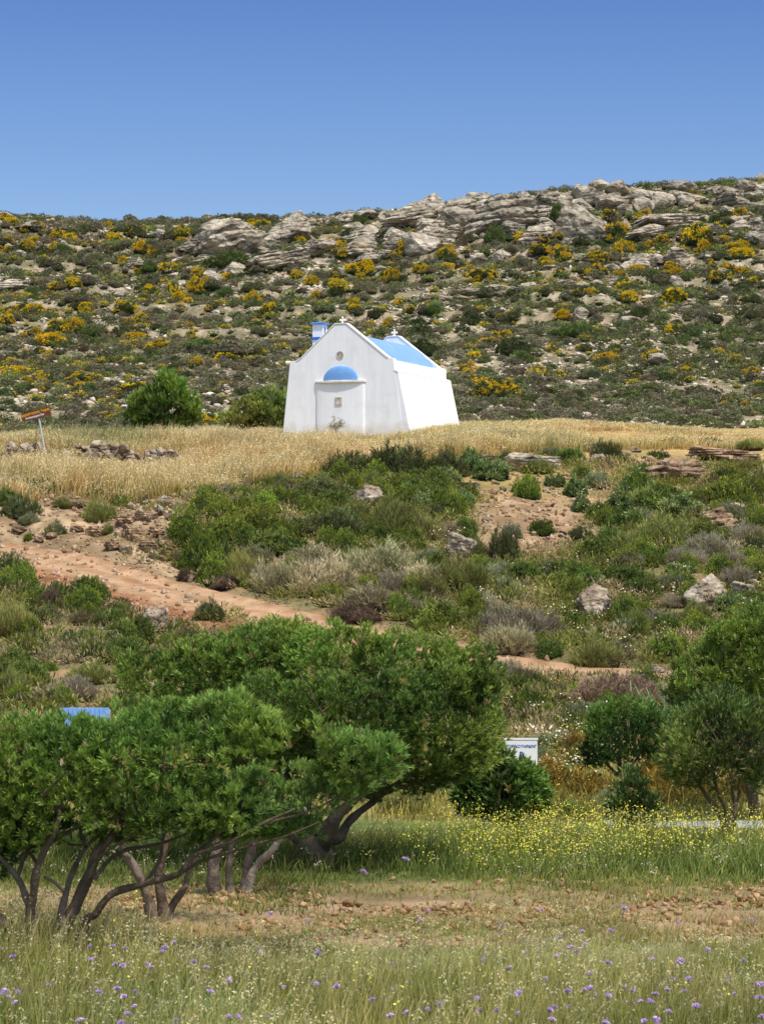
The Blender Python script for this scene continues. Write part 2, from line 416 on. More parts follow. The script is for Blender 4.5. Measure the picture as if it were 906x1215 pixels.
def ground_colour(x, y):
    px = pxof(x, y)
    n1 = fbm2(x, y, 0.5, 4, 1) ; n2 = fbm2(x, y, 1.7, 4, 2); n3 = fbm2(x, y, 0.15, 3, 3)
    c = lerp((0.20, 0.18, 0.08), (0.13, 0.15, 0.055), sstep(-0.3, 0.3, n1))
    soil = lerp((0.22, 0.14, 0.075), (0.37, 0.26, 0.155), sstep(-0.4, 0.4, n2))
    strip = sstep(28.5, 30.8, y + n1 * 2.5) * (1 - sstep(35.2, 36.8, y + n1 * 2.0)) * sstep(-200, 150, px)
    c = mixc(c, soil, strip * np.clip(0.8 + 1.2 * n2, 0, 1))
    c = mixc(c, soil * 0.9, sstep(28, 30, y) * (1 - sstep(33, 35, y)) * (1 - sstep(100, 260, px)) * 0.6)
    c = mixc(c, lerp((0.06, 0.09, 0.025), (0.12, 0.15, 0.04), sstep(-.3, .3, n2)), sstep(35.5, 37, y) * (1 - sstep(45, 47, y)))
    c = mixc(c, lerp((0.26, 0.22, 0.08), (0.14, 0.17, 0.05), sstep(-.3, .3, n1)), sstep(45, 47, y) * (1 - sstep(56, 60, y)))
    sl = sstep(56, 62, y)
    base = lerp((0.30, 0.20, 0.11), (0.16, 0.15, 0.07), sstep(-0.35, 0.25, n1))
    c = mixc(c, base, sl)
    bare = np.exp(-((px - 625) / 70.0) ** 2 - ((y - 96) / 6.5) ** 2) * 1.6 + np.exp(-((px - 790) / 120.0) ** 2 - ((y - 104.5) / 3.0) ** 2) * 1.2
    c = mixc(c, soil * 1.05, np.clip(bare + n1 * 0.5, 0, 1) * sl)
    ty, hw = track_y(x, y)
    bank = sstep(0.5, 2.0, y - ty - hw * 0.5) * (1 - sstep(93.5, 95.5, y + n1 * 2)) * (1 - sstep(205, 250, px))
    c = mixc(c, lerp((0.42, 0.305, 0.185), (0.22, 0.15, 0.085), sstep(-0.2, 0.2, n2)), bank * sl)
    foot = np.exp(-((y - ty - hw * 1.12) / 0.35) ** 2) * (px < 240)
    c = mixc(c, (0.17, 0.105, 0.06), foot * 0.6)  # painted shadow line where the bank meets the track
    red = (y < ty) * (1 - sstep(3.5, 7.0, ty - y + n1 * 2)) * (1 - sstep(250, 400, px))
    c = mixc(c, lerp((0.24, 0.105, 0.05), (0.36, 0.19, 0.10), sstep(-0.2, 0.4, n2)), red)
    tm = track_mask(x, y)
    c = mixc(c, (0.34, 0.22, 0.13), tm)
    ter = sstep(94, 98, y + n1 * 5) * (1 - sstep(146, 152, y)) * (1 - sstep(650, 900, px) * (1 - sstep(108, 113, y)))
    c = mixc(c, lerp((0.44, 0.30, 0.13), (0.28, 0.22, 0.08), sstep(-.3, .4, n1)), ter * sstep(97, 103, y))
    hill = sstep(146, 152, y)
    e = lerp((0.37, 0.29, 0.20), (0.20, 0.175, 0.105), sstep(-0.3, 0.25, n2))
    e = mixc(e, (0.60, 0.52, 0.42), sstep(0.12, 0.4, fbm2(x, y * 0.6, 0.45, 4, 7)) * 0.5)
    e = mixc(e, (0.12, 0.13, 0.06), sstep(0.1, 0.4, fbm2(x, y, 0.8, 3, 8)) * 0.6)
    n5 = fbm2(x, y * 0.8, 2.2, 4, 19); e = e * (1 + 0.55 * n5)[:, None]
    e = mixc(e, (0.16, 0.15, 0.08), sstep(0.05, 0.3, fbm2(x, y * 0.7, 1.3, 3, 18)) * 0.7)
    c = mixc(c, e, hill)
    return np.clip(c, 0, 1)

def build_ground():
    Ys = np.concatenate([np.arange(-60, 16, 4.0), np.arange(16, 58, 0.4), np.arange(58, 116, 0.22), np.arange(116, 148, 0.6), np.arange(148, 262, 0.38), np.arange(262, 300, 3), np.arange(300, 900, 30)])
    U = np.linspace(-1, 1, 360)
    W = 0.17 * np.maximum(Ys, 10) + 6
    U = np.sign(U) * (np.abs(U) ** 1.0)
    X = W[:, None] * U[None]
    # far out on both sides: wide skirts so that the sheet reaches the horizon
    ext = np.array([1.6, 3.0, 8.0, 30.0])
    X = np.hstack([-(W[:, None] * ext[None])[:, ::-1], X, W[:, None] * ext[None]])
    Y = np.repeat(Ys[:, None], X.shape[1], 1)
    z = ground(X, Y)
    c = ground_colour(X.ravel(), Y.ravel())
    m, n = X.shape
    V = np.stack([X.ravel(), Y.ravel(), z], 1)
    i = np.arange(m - 1)[:, None]; j = np.arange(n - 1)[None]
    Q = np.stack([i * n + j, i * n + j + 1, (i + 1) * n + j + 1, (i + 1) * n + j], -1).reshape(-1, 4)
    mb = MB(); mb.add(V, Q, c)
    o = mb.obj('ground', M_TERR, smooth=True); tag(o, kind='structure')

def build_track():
    px = np.linspace(-300, 1150, 700)
    ty = np.interp(px, TRACK[:, 0], TRACK[:, 1])
    ty = np.convolve(np.pad(ty, 25, 'edge'), np.ones(51) / 51, 'valid')
    x = (px - CX) / F * ty
    _, hw = track_y(x, ty)
    v = np.linspace(-1, 1, 29)
    hwv = hw[:, None] * (1 + 0.16 * fbm2(x, ty, 0.9, 3, 40)[:, None] * np.sign(v)[None]) * 0.98
    Y = ty[:, None] + hwv * v[None]; X = np.repeat(x[:, None], len(v), 1)
    Z = ground(X, Y).reshape(X.shape)
    Z = Z + 0.05 - 0.14 * sstep(0.86, 1.0, np.abs(v))[None] - 0.04 * (np.exp(-((v - 0.4) / 0.16) ** 2) + np.exp(-((v + 0.35) / 0.16) ** 2))[None]
    Xr, Yr = X.ravel(), Y.ravel()
    n2 = fbm2(Xr, Yr, 2.0, 4, 33); n1 = fbm2(Xr * 0.5, Yr, 0.8, 3, 34)
    c = lerp((0.30, 0.165, 0.085), (0.42, 0.26, 0.15), sstep(-0.3, 0.3, n2))
    rut = np.tile(np.exp(-((v - 0.4) / 0.2) ** 2) + np.exp(-((v + 0.35) / 0.2) ** 2), len(px))
    c = mixc(c, (0.47, 0.32, 0.20), np.clip(rut * 0.6 + n1 * 0.5, 0, 1))
    m, n = X.shape
    i = np.arange(m - 1)[:, None]; j = np.arange(n - 1)[None]
    Q = np.stack([i * n + j, (i + 1) * n + j, (i + 1) * n + j + 1, i * n + j + 1], -1).reshape(-1, 4)
    mb = MB(); mb.add(np.stack([Xr, Yr, Z.ravel()], 1), Q, c)
    tag(mb.obj('dirt_track', M_DIRT, smooth=True), kind='structure')

def build_road():
    # pale concrete strip behind the flowering meadow
    mb = MB()
    xs = np.linspace(3.3, 30, 120); ys = np.array([42.9, 42.95, 44.2, 44.25])
    X, Y = np.meshgrid(xs, ys); Z = ground(X, Y).reshape(X.shape) + np.array([-0.1, 0.12, 0.14, -0.1])[:, None]
    Yw = Y + 0.03 * (X - 3)
    m, n = X.shape; i = np.arange(m - 1)[:, None]; j = np.arange(n - 1)[None]
    Q = np.stack([i * n + j, i * n + j + 1, (i + 1) * n + j + 1, (i + 1) * n + j], -1).reshape(-1, 4)
    mb.add(np.stack([X.ravel(), Yw.ravel(), Z.ravel()], 1), Q, (0.42, 0.41, 0.40))
    tag(mb.obj('road', M_DIRT), kind='structure')

# ------------------------------------------------------------------ rocks
def rock_mesh(seed, sub=3, planes=12, strata=0.0, name='boulder', mat=None, rough=0.07, pit=0.0, ang=(0.62, 1.0)):
    rng = np.random.default_rng(seed)
    bm = bmesh.new(); bmesh.ops.create_icosphere(bm, subdivisions=sub, radius=1.0)
    d = np.array([v.co[:] for v in bm.verts]); d /= np.linalg.norm(d, axis=1, keepdims=True)
    nrm = rdir(planes, rng); nrm[:, 2] *= 0.8; nrm /= np.linalg.norm(nrm, axis=1, keepdims=True)
    off = rng.uniform(ang[0], ang[1], planes)
    dots = d @ nrm.T
    r = np.where(dots > 0.05, off[None] / np.maximum(dots, 0.05), 9).min(1)
    r = np.minimum(r, 1.25)
    s = seed * 3.1
    r = r * (1 + rough * 1.6 * fbm(d * 1.8 + s, 3) + rough * fbm(d * 5 + s, 3))
    p = d * r[:, None]
    if strata > 0:
        zz = p[:, 2] * 3.2 + 0.5 * fbm(p * 1.5 + s, 2)
        fr = zz - np.floor(zz)
        k = 1 - strata * np.exp(-((fr - 0.5) / 0.13) ** 2)
        p[:, :2] *= k[:, None]
    if pit > 0:
        q = fbm(p * 3.0 + s, 2); p *= (1 - pit * sstep(0.2, 0.5, q))[:, None]
    lo, hi = p.min(0), p.max(0); p = (p - (lo + hi) / 2) / (hi - lo)
    p[:, 2] += 0.5
    for v, c in zip(bm.verts, p): v.co = c
    me = bpy.data.meshes.new(name); bm.to_mesh(me); bm.free()
    me.materials.append(mat or M_ROCK)
    if sub >= 4 and ang[0] > 0.55:
        me.polygons.foreach_set('use_smooth', np.ones(len(me.polygons), bool))
    return me
ROCK_FAR = [rock_mesh(i, 3, 11, 0.0) for i in range(8)]
ROCK_BIG = [rock_mesh(20 + i, 5, 18, 0.06, rough=0.07, pit=0.08, ang=(0.5, 0.82)) for i in range(6)]
ROCK_SLAB = [rock_mesh(40 + i, 5, 18, 0.12, rough=0.09, pit=0.08, ang=(0.5, 0.85)) for i in range(5)]
ROCK_NEAR = [rock_mesh(60 + i, 5, 12, 0.05, mat=M_ROCKN, rough=0.12, pit=0.1) for i in range(5)]
ROCK_OCH = [rock_mesh(80 + i, 5, 14, 0.16, mat=M_ROCKO, rough=0.14, pit=0.1) for i in range(3)]
STONE = [rock_mesh(90 + i, 3, 9, 0, name='stone', mat=M_ROCKN, rough=0.07, ang=(0.42, 0.75)) for i in range(5)]
STONEO = [rock_mesh(100 + i, 3, 9, 0, name='stone', mat=M_ROCKO, rough=0.07, ang=(0.42, 0.75)) for i in range(4)]

def put_rock(me, px, base, w, h, label, name='boulder', group=None, tilt=0.0, sink=0.15, rz=None, dep=0.8, cat=None, y0=20):
    p = hit(px, base, y0)
    s = p.y / F
    o = bpy.data.objects.new(name, me); COL.objects.link(o)
    hh = h * s * (1 + sink)
    o.scale = (w * s, max(w * s * dep, 0.3 * w * s), hh)
    o.location = (p.x, p.y + w * s * dep * 0.2, p.z - h * s * sink)
    o.rotation_euler = (0, math.radians(-tilt), rz if rz is not None else random.uniform(-0.35, 0.35))
    tag(o, label, cat or name.replace('_', ' '), group)
    return o

PEB = [rock_mesh(120 + i, 2, 8, 0, name='pebble', mat=M_ROCKO, rough=0.07, ang=(0.38, 0.7)) for i in range(2)]
# ------------------------------------------------------------------ shrubs (unit: half-width 1, height 1)
def dome(n, rng, lump=0.25, seed=0, full=0.0):
    d = rdir(n, rng); d[:, 2] = np.abs(d[:, 2]) * (1 - full) + d[:, 2] * full
    r = 1 - lump * 0.6 + lump * fbm(d * 2.6 + seed, 3) * 1.6
    return d, r

def shrub_mesh(kind, seed, dense=1.0, name='foliage', wh=1.4):
    """two meshes: foliage and the woody inside; unit radius 1 across, height ~1 in z scaled later"""
    rng = np.random.default_rng(seed)
    K = dict(
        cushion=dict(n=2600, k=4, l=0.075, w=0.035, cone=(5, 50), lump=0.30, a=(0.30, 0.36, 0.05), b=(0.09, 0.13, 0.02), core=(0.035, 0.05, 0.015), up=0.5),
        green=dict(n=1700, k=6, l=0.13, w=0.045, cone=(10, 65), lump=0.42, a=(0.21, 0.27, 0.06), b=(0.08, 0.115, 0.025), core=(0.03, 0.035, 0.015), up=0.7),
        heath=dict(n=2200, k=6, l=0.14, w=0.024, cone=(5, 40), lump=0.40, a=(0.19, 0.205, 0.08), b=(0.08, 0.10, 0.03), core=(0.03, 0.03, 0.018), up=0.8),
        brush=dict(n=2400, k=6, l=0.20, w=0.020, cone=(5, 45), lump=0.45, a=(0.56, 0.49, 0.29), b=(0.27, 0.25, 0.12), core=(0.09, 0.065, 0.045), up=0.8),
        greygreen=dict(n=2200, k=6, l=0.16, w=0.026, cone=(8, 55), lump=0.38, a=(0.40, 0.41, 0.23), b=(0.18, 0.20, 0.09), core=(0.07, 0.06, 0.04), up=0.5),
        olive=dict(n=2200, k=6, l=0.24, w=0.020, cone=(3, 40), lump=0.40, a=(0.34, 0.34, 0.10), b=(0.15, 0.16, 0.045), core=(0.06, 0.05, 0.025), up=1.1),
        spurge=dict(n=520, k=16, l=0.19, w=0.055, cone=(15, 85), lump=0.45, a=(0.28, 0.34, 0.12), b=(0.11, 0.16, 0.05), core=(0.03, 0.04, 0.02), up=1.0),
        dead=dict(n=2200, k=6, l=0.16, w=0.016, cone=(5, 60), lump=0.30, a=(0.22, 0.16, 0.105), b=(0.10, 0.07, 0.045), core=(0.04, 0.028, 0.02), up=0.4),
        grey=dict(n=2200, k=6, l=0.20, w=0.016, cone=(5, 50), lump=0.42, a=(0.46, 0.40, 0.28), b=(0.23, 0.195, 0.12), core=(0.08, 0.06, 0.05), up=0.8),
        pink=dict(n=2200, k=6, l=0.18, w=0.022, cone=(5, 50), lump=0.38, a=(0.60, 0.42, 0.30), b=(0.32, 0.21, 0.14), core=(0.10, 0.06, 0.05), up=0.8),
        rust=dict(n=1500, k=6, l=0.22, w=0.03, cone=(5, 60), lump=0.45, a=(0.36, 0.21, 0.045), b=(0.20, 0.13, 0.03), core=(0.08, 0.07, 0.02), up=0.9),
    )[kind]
    n = int(K['n'] * dense)
    fol = MB(); wood = MB()
    # lumps of foliage: several overlapping sub-domes make an uneven outline
    nl = rng.integers(5, 9)
    lc = [(0, 0, 0.1, 0.72)] + [(0.55 * math.cos(a) * rng.uniform(.6, 1.1), 0.55 * math.sin(a) * rng.uniform(.6, 1.1), rng.uniform(0, 0.25), rng.uniform(0.35, 0.55)) for a in rng.uniform(0, 6.28, nl)]
    lc = np.array(lc)
    per = (lc[:, 3] ** 2); per = (per / per.sum() * n).astype(int) + 1
    pos, nor = [], []
    for i, (cx, cy, cz, r) in enumerate(lc):
        d, rr = dome(per[i], rng, K['lump'], seed + i * 5.7, 0.25)
        p = d * (rr * r * rng.uniform(0.9, 1.08, per[i]))[:, None] + np.array([cx, cy, cz])
        p[:, 2] *= 1.15
        ins = np.zeros(len(p), bool)
        for j, (ax, ay, az, ar) in enumerate(lc):
            if j != i: ins |= np.linalg.norm((p / [1, 1, 1.15]) - [ax, ay, az], axis=1) < ar * 0.72
        keep = (~ins) & (p[:, 2] > -0.05)
        pos.append(p[keep]); nor.append(d[keep])
    pos = np.concatenate(pos); nor = np.concatenate(nor)
    ax = nor * 0.8 + np.array([0, 0, K['up']]) + rng.normal(size=pos.shape) * 0.3
    tone = np.clip(0.45 + 1.2 * fbm(pos * 2.2 + seed, 3) + 0.55 * (pos[:, 2] - 0.45) + rng.normal(size=len(pos)) * 0.12, 0, 1)  # height term: light top, dark base, dome shading put into the leaf colour
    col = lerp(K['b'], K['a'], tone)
    var = rng.integers(0, 3, len(pos))
    for v in range(3):
        pv, pq, pt = tuft_proto(K['k'], K['l'], K['w'], K['cone'], rng, base_r=0.01)
        s = var == v
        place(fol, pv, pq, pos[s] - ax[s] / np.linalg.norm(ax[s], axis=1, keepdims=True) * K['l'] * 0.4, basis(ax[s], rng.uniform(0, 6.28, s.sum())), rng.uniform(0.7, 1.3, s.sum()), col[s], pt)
    # woody inside: a dark, uneven heart of the bush plus twigs
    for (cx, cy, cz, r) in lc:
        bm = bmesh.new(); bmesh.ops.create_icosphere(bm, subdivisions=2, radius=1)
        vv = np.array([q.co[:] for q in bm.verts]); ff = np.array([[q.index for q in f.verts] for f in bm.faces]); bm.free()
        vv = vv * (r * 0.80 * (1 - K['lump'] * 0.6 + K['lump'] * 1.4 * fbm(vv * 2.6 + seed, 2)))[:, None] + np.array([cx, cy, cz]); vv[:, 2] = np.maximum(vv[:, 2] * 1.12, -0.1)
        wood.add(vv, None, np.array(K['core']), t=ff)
    for i in range(26):
        a = rng.uniform(0, 6.28); e = rng.uniform(0.55, 0.98); h = rng.uniform(0.15, 0.95)
        tube(wood, [(0, 0, 0), (math.cos(a) * e * 0.4, math.sin(a) * e * 0.4, h * 0.45), (math.cos(a) * e * math.sqrt(max(0, 1 - h * h * 0.8)), math.sin(a) * e * math.sqrt(max(0, 1 - h * h * 0.8)), h)],
             [0.035, 0.02, 0.006], np.array(K['core']) * 2.2 + 0.02, seg=4, sub=2, cap=False)
    return fol.mesh(name, M_BUSH), wood.mesh('branches', M_BUSH)

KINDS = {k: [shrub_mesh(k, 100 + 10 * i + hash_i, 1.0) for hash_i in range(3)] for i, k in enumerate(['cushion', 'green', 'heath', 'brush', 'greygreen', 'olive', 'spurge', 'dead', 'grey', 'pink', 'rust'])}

DESC = {
    'cushion': ('cushion_shrub', 'bright green domed cushion shrub', 'shrub'),
    'green': ('leafy_shrub', 'mid green leafy shrub', 'shrub'),
    'heath': ('heath_shrub', 'dark green fine-leaved heath shrub', 'shrub'),
    'brush': ('dry_brush', 'beige and olive twiggy dry brush', 'shrub'),
    'greygreen': ('sage_shrub', 'pale grey-green sage shrub', 'shrub'),
    'olive': ('broom_shrub', 'olive green grassy broom shrub', 'shrub'),
    'spurge': ('spurge_bush', 'blue-green spurge bush with leafy rosettes', 'bush'),
    'dead': ('withered_shrub', 'dark brown withered twiggy shrub', 'shrub'),
    'grey': ('thorny_shrub', 'grey thorny leafless shrub', 'shrub'),
    'pink': ('pinkish_brush', 'pinkish beige dry brush', 'shrub'),
    'rust': ('rusty_weed', 'rust orange dried dock weed', 'weed'),
}
PLACED = []      # (kind, root, px, py) for labelling afterwards
def shrub(kind, px, base, w, h, rz=None, label=None, y0=20, at=None, name=None):
    """w, h in photo pixels at that depth; base = row of the foot"""
    p = at or hit(px, base, y0)
    s = p.y / F
    fo, wo = random.choice(KINDS[kind])
    nm, d, cat = DESC[kind]
    o = bpy.data.objects.new(name or nm, fo); COL.objects.link(o)
    b = bpy.data.objects.new('branches', wo); COL.objects.link(b); b.parent = o
    hw = w * s / 2
    o.scale = (hw, hw * random.uniform(0.8, 1.0), h * s * (1.12 if kind == 'cushion' else 1.0 if kind == 'green' else 0.80))
    o.location = (p.x, p.y + hw * 0.35, p.z - 0.04)
    o.rotation_euler = (0, 0, random.uniform(0, 6.28) if rz is None else rz)
    PLACED.append([kind, o, px, base, w, label, cat])
    return o

# ------------------------------------------------------------------ trees
BARK = (0.125, 0.09, 0.065)
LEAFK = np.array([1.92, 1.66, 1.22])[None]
def px_line(pts, Y, dy=0.0, y_end=None):
    out = []
    for i, q in enumerate(pts):
        yy = Y + (q[2] if len(q) > 2 else dy * i / max(1, len(pts) - 1))
        out.append(P(q[0], q[1], yy))
    return out

def tree(name, label, cat, base, Y, limbs, lobes, leaf=(0.085, 0.017), dens=230, a=(0.13, 0.21, 0.045), b=(0.045, 0.085, 0.02), seed=1, up=0.9, k=13, rad=0.10, twigs=60, bark=BARK, group=None, gap=-0.20, inner=0.22, rk=0.9):
    rng = np.random.default_rng(seed)
    s = Y / F
    bx_, by_ = P(base[0], base[1], Y).x, Y
    O = Vector((bx_, by_, gz(bx_, by_)))
    root = empty(name, O)
    On = np.array(O)
    trunk = MB()
    ends = []
    # limbs: dict(pts=[(px,row[,dy])], r=(start,end) in px, trunk=bool)
    for i, L in enumerate(limbs):
        pts = [np.array(p) - On for p in px_line(L['pts'], Y, L.get('dy', 0.0))]
        r0, r1 = L['r'][0] * s / 2 * rk, L['r'][1] * s / 2 * rk
        n = len(pts); rad_ = [r0 + (r1 - r0) * (j / (n - 1)) ** 0.8 for j in range(n)]
        if L.get('root', False):
            pts[0] = pts[0] * np.array([1, 1, 0]) + np.array([0, 0, gz(O.x + pts[0][0], O.y + pts[0][1]) - O.z - 0.15])
            rad_[0] *= 1.35
        mb = trunk if L.get('trunk') else MB()
        tube(mb, pts, rad_, L.get('col', bark), seg=10, rough=0.16, seed=seed + i * 3, sub=6)
        if not L.get('trunk'): mb.obj('branch', M_BARK, root, smooth=True)
        for j in range(1, n):
            for t_ in (0.25, 0.5, 0.75, 1.0): ends.append((pts[j - 1] * (1 - t_) + pts[j] * t_, rad_[j - 1] * (1 - t_) + rad_[j] * t_, j / n))
    # crown lobes
    P_, D_, T_ = [], [], []
    Ls = []
    for lb in lobes:
        c = np.array(P(lb[0], lb[1], Y + (lb[4] if len(lb) > 4 else 0))) - On
        rx, rz = lb[2] * s, lb[3] * s; ry = max(rx, rz) * 0.8
        Ls.append((c, np.array([rx, ry, rz])))
    for i, (c, R) in enumerate(Ls):
        area = 4 * math.pi * ((R[0] * R[1]) ** 1.6 / 3 + (R[0] * R[2]) ** 1.6 / 3 + (R[1] * R[2]) ** 1.6 / 3) ** (1 / 1.6)
        n = int(area * dens)
        d = rdir(n, rng)
        lum = 1 + 0.62 * fbm((d * R) * 2.4 + c + seed * 7, 3) + 0.30 * fbm((d * R) * 7 + c, 2)
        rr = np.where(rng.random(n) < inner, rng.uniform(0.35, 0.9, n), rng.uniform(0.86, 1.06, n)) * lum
        # single shoots that stand out of the crown
        so = rng.random(n) < 0.05
        rr = np.where(so, rr * rng.uniform(1.05, 1.22, n), rr)
        p = c + d * R * rr[:, None]
        keep = np.ones(n, bool)
        for j, (c2, R2) in enumerate(Ls):
            if j != i: keep &= np.linalg.norm((p - c2) / R2, axis=1) > 0.62
        keep &= ~((d[:, 2] < -0.25) & (rng.random(n) < 0.2 + 0.6 * (fbm(p * 1.2 + 3, 2) > 0.05)))
        # gaps in the crown
        keep &= fbm(p * 1.9 + seed * 3.3, 3) > gap
        keep &= (p[:, 2] + O.z > ground(p[:, 0] + O.x, p[:, 1] + O.y) + 0.05)
        P_.append(p[keep]); D_.append(d[keep]); T_.append(rr[keep])
    p = np.concatenate(P_); d = np.concatenate(D_); t = np.concatenate(T_)
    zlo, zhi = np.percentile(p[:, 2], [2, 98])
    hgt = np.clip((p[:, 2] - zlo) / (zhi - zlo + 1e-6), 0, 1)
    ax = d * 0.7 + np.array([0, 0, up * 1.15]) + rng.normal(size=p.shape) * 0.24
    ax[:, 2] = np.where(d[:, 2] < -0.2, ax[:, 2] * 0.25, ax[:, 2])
    tone = np.clip(-0.20 + 0.45 * sstep(0.6, 1.1, t) + 0.62 * hgt + 1.25 * fbm(p * 1.4 + seed, 3) + rng.normal(size=len(p)) * 0.10, 0, 1)  # bright tops, dark undersides: crown light and shade put into the tuft colour
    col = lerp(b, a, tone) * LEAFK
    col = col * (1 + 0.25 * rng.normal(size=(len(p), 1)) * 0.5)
    hv = sstep(-0.25, 0.35, fbm(p * 0.9 + seed * 5 + 40, 3)); col = col * (1 - hv[:, None] * np.array([0.20, 0.04, -0.08]))
    # a few rusty / yellowing tufts
    ru = rng.random(len(p)) < 0.012 + 0.10 * sstep(0.25, 0.5, fbm(p * 2.4 + seed + 9, 2))
    col[ru] = np.array([0.30, 0.26, 0.09])
    crown = MB()
    var = rng.integers(0, 4, len(p))
    for v in range(4):
        pv, pq, pt = tuft_proto(k, leaf[0], leaf[1], (8, 52), rng, base_r=0.005)
        sel = var == v
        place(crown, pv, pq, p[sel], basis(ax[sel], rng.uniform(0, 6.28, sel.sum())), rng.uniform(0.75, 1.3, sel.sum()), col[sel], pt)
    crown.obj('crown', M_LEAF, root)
    # inner twigs: join limb ends with points in the lobes
    E = np.array([e[0] for e in ends]); ER = np.array([e[1] for e in ends]); ET = np.array([e[2] for e in ends]); used = np.zeros(len(E))
    if twigs:
        idx = rng.choice(len(p), min(twigs, len(p)), replace=False)
        tw = MB()
        for q in idx:
            dst = np.linalg.norm(E - p[q], axis=1) + used * 0.12 * (s / 0.008) + (1 - ET) * 0.3
            j = int(np.argmin(dst)); a0 = E[j]; L = np.linalg.norm(p[q] - a0)
            if L > 75 * s: continue
            used[j] += 1
            E = np.vstack([E, (a0 + p[q]) / 2]); ER = np.append(ER, 0.012); ET = np.append(ET, 1.0); used = np.append(used, 0.0)
            mid = (a0 + p[q]) / 2 + rng.normal(size=3) * L * 0.10 + np.array([0, 0, -0.06 * L])
            tube(tw, [a0, mid, p[q]], [min(ER[j] * 0.6, 0.03), 0.012, 0.004], bark, seg=5, sub=4, cap=False, seed=int(q) % 50)
        tw.obj('twigs', M_BARK, root, smooth=True)
    if trunk.n: trunk.obj('trunk', M_BARK, root, smooth=True)
    tag(root, label, cat, group)
    return root


# ------------------------------------------------------------------ grass helper
def blades(mb, pos, h, w, lean, cb, ct, rng, seed_head=None, wind=(0.10, 0.0), hc=None):
    """curved blade: two quads. pos (N,3), h (N,), w (N,), cb / ct colours (N,3)"""
    n = len(pos)
    az = rng.uniform(0, 2 * math.pi, n)
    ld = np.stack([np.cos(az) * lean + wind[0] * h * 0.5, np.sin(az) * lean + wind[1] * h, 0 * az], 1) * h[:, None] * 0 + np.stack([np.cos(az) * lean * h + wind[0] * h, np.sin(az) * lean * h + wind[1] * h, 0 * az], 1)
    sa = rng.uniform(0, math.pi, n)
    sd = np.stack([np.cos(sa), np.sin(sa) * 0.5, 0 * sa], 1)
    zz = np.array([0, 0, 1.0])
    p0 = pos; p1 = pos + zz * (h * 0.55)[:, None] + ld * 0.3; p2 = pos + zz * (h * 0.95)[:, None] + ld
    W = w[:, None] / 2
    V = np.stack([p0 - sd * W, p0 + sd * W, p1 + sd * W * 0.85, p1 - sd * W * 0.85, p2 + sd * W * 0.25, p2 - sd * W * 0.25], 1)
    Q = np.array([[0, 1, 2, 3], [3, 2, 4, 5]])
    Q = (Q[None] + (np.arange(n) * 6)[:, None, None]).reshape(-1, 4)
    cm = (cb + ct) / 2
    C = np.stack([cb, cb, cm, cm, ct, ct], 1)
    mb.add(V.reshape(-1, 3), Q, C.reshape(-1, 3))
    if seed_head is not None:
        k, sl, sw = seed_head      # k spikelets per chosen blade
        for i in range(k):
            dv = rdir(n, rng) * np.array([1, 1, 0.5]); dv[:, 2] -= 0.55
            dv /= np.linalg.norm(dv, axis=1, keepdims=True)
            c = p2 - (p2 - p1) * rng.uniform(0, 0.55, (n, 1)) + dv * rng.uniform(0.3, 1.2, (n, 1)) * sl
            sdv = np.cross(dv, rdir(n, rng)); sdv /= np.linalg.norm(sdv, axis=1, keepdims=True)
            L = sl * rng.uniform(0.7, 1.3, (n, 1))
            V = np.stack([c, c + dv * L * 0.4 + sdv * sw / 2, c + dv * L, c + dv * L * 0.4 - sdv * sw / 2], 1)
            cc = hc if hc is not None else ct
            mb.add(V.reshape(-1, 3), np.arange(4 * n).reshape(-1, 4), np.repeat(cc[:, None] * rng.uniform(0.8, 1.15, (n, 1, 1)), 4, 1).reshape(-1, 3))

def scatter(y0, y1, dens, rng, pxr=(-90, 996), pw=1.0):
    """random points, uniform on the ground, in the wedge between two photo columns"""
    a0, a1 = (pxr[0] - CX) / F, (pxr[1] - CX) / F
    area = (a1 - a0) * (y1 ** 2 - y0 ** 2) / 2
    n = int(area * dens)
    y = np.sqrt(rng.uniform(y0 ** 2, y1 ** 2, n)); x = y * rng.uniform(a0, a1, n)
    return x, y
def onground(x, y, dz=-0.02): return np.stack([x, y, ground(x, y) + dz], 1)
GK = np.array([1.34, 1.24, 1.0])
def jit(c, n, rng, s=0.2):
    return np.clip(np.asarray(c)[None] * (1 + s * rng.normal(size=(n, 1))) * (1 + 0.06 * rng.normal(size=(n, 3))), 0.005, 1)

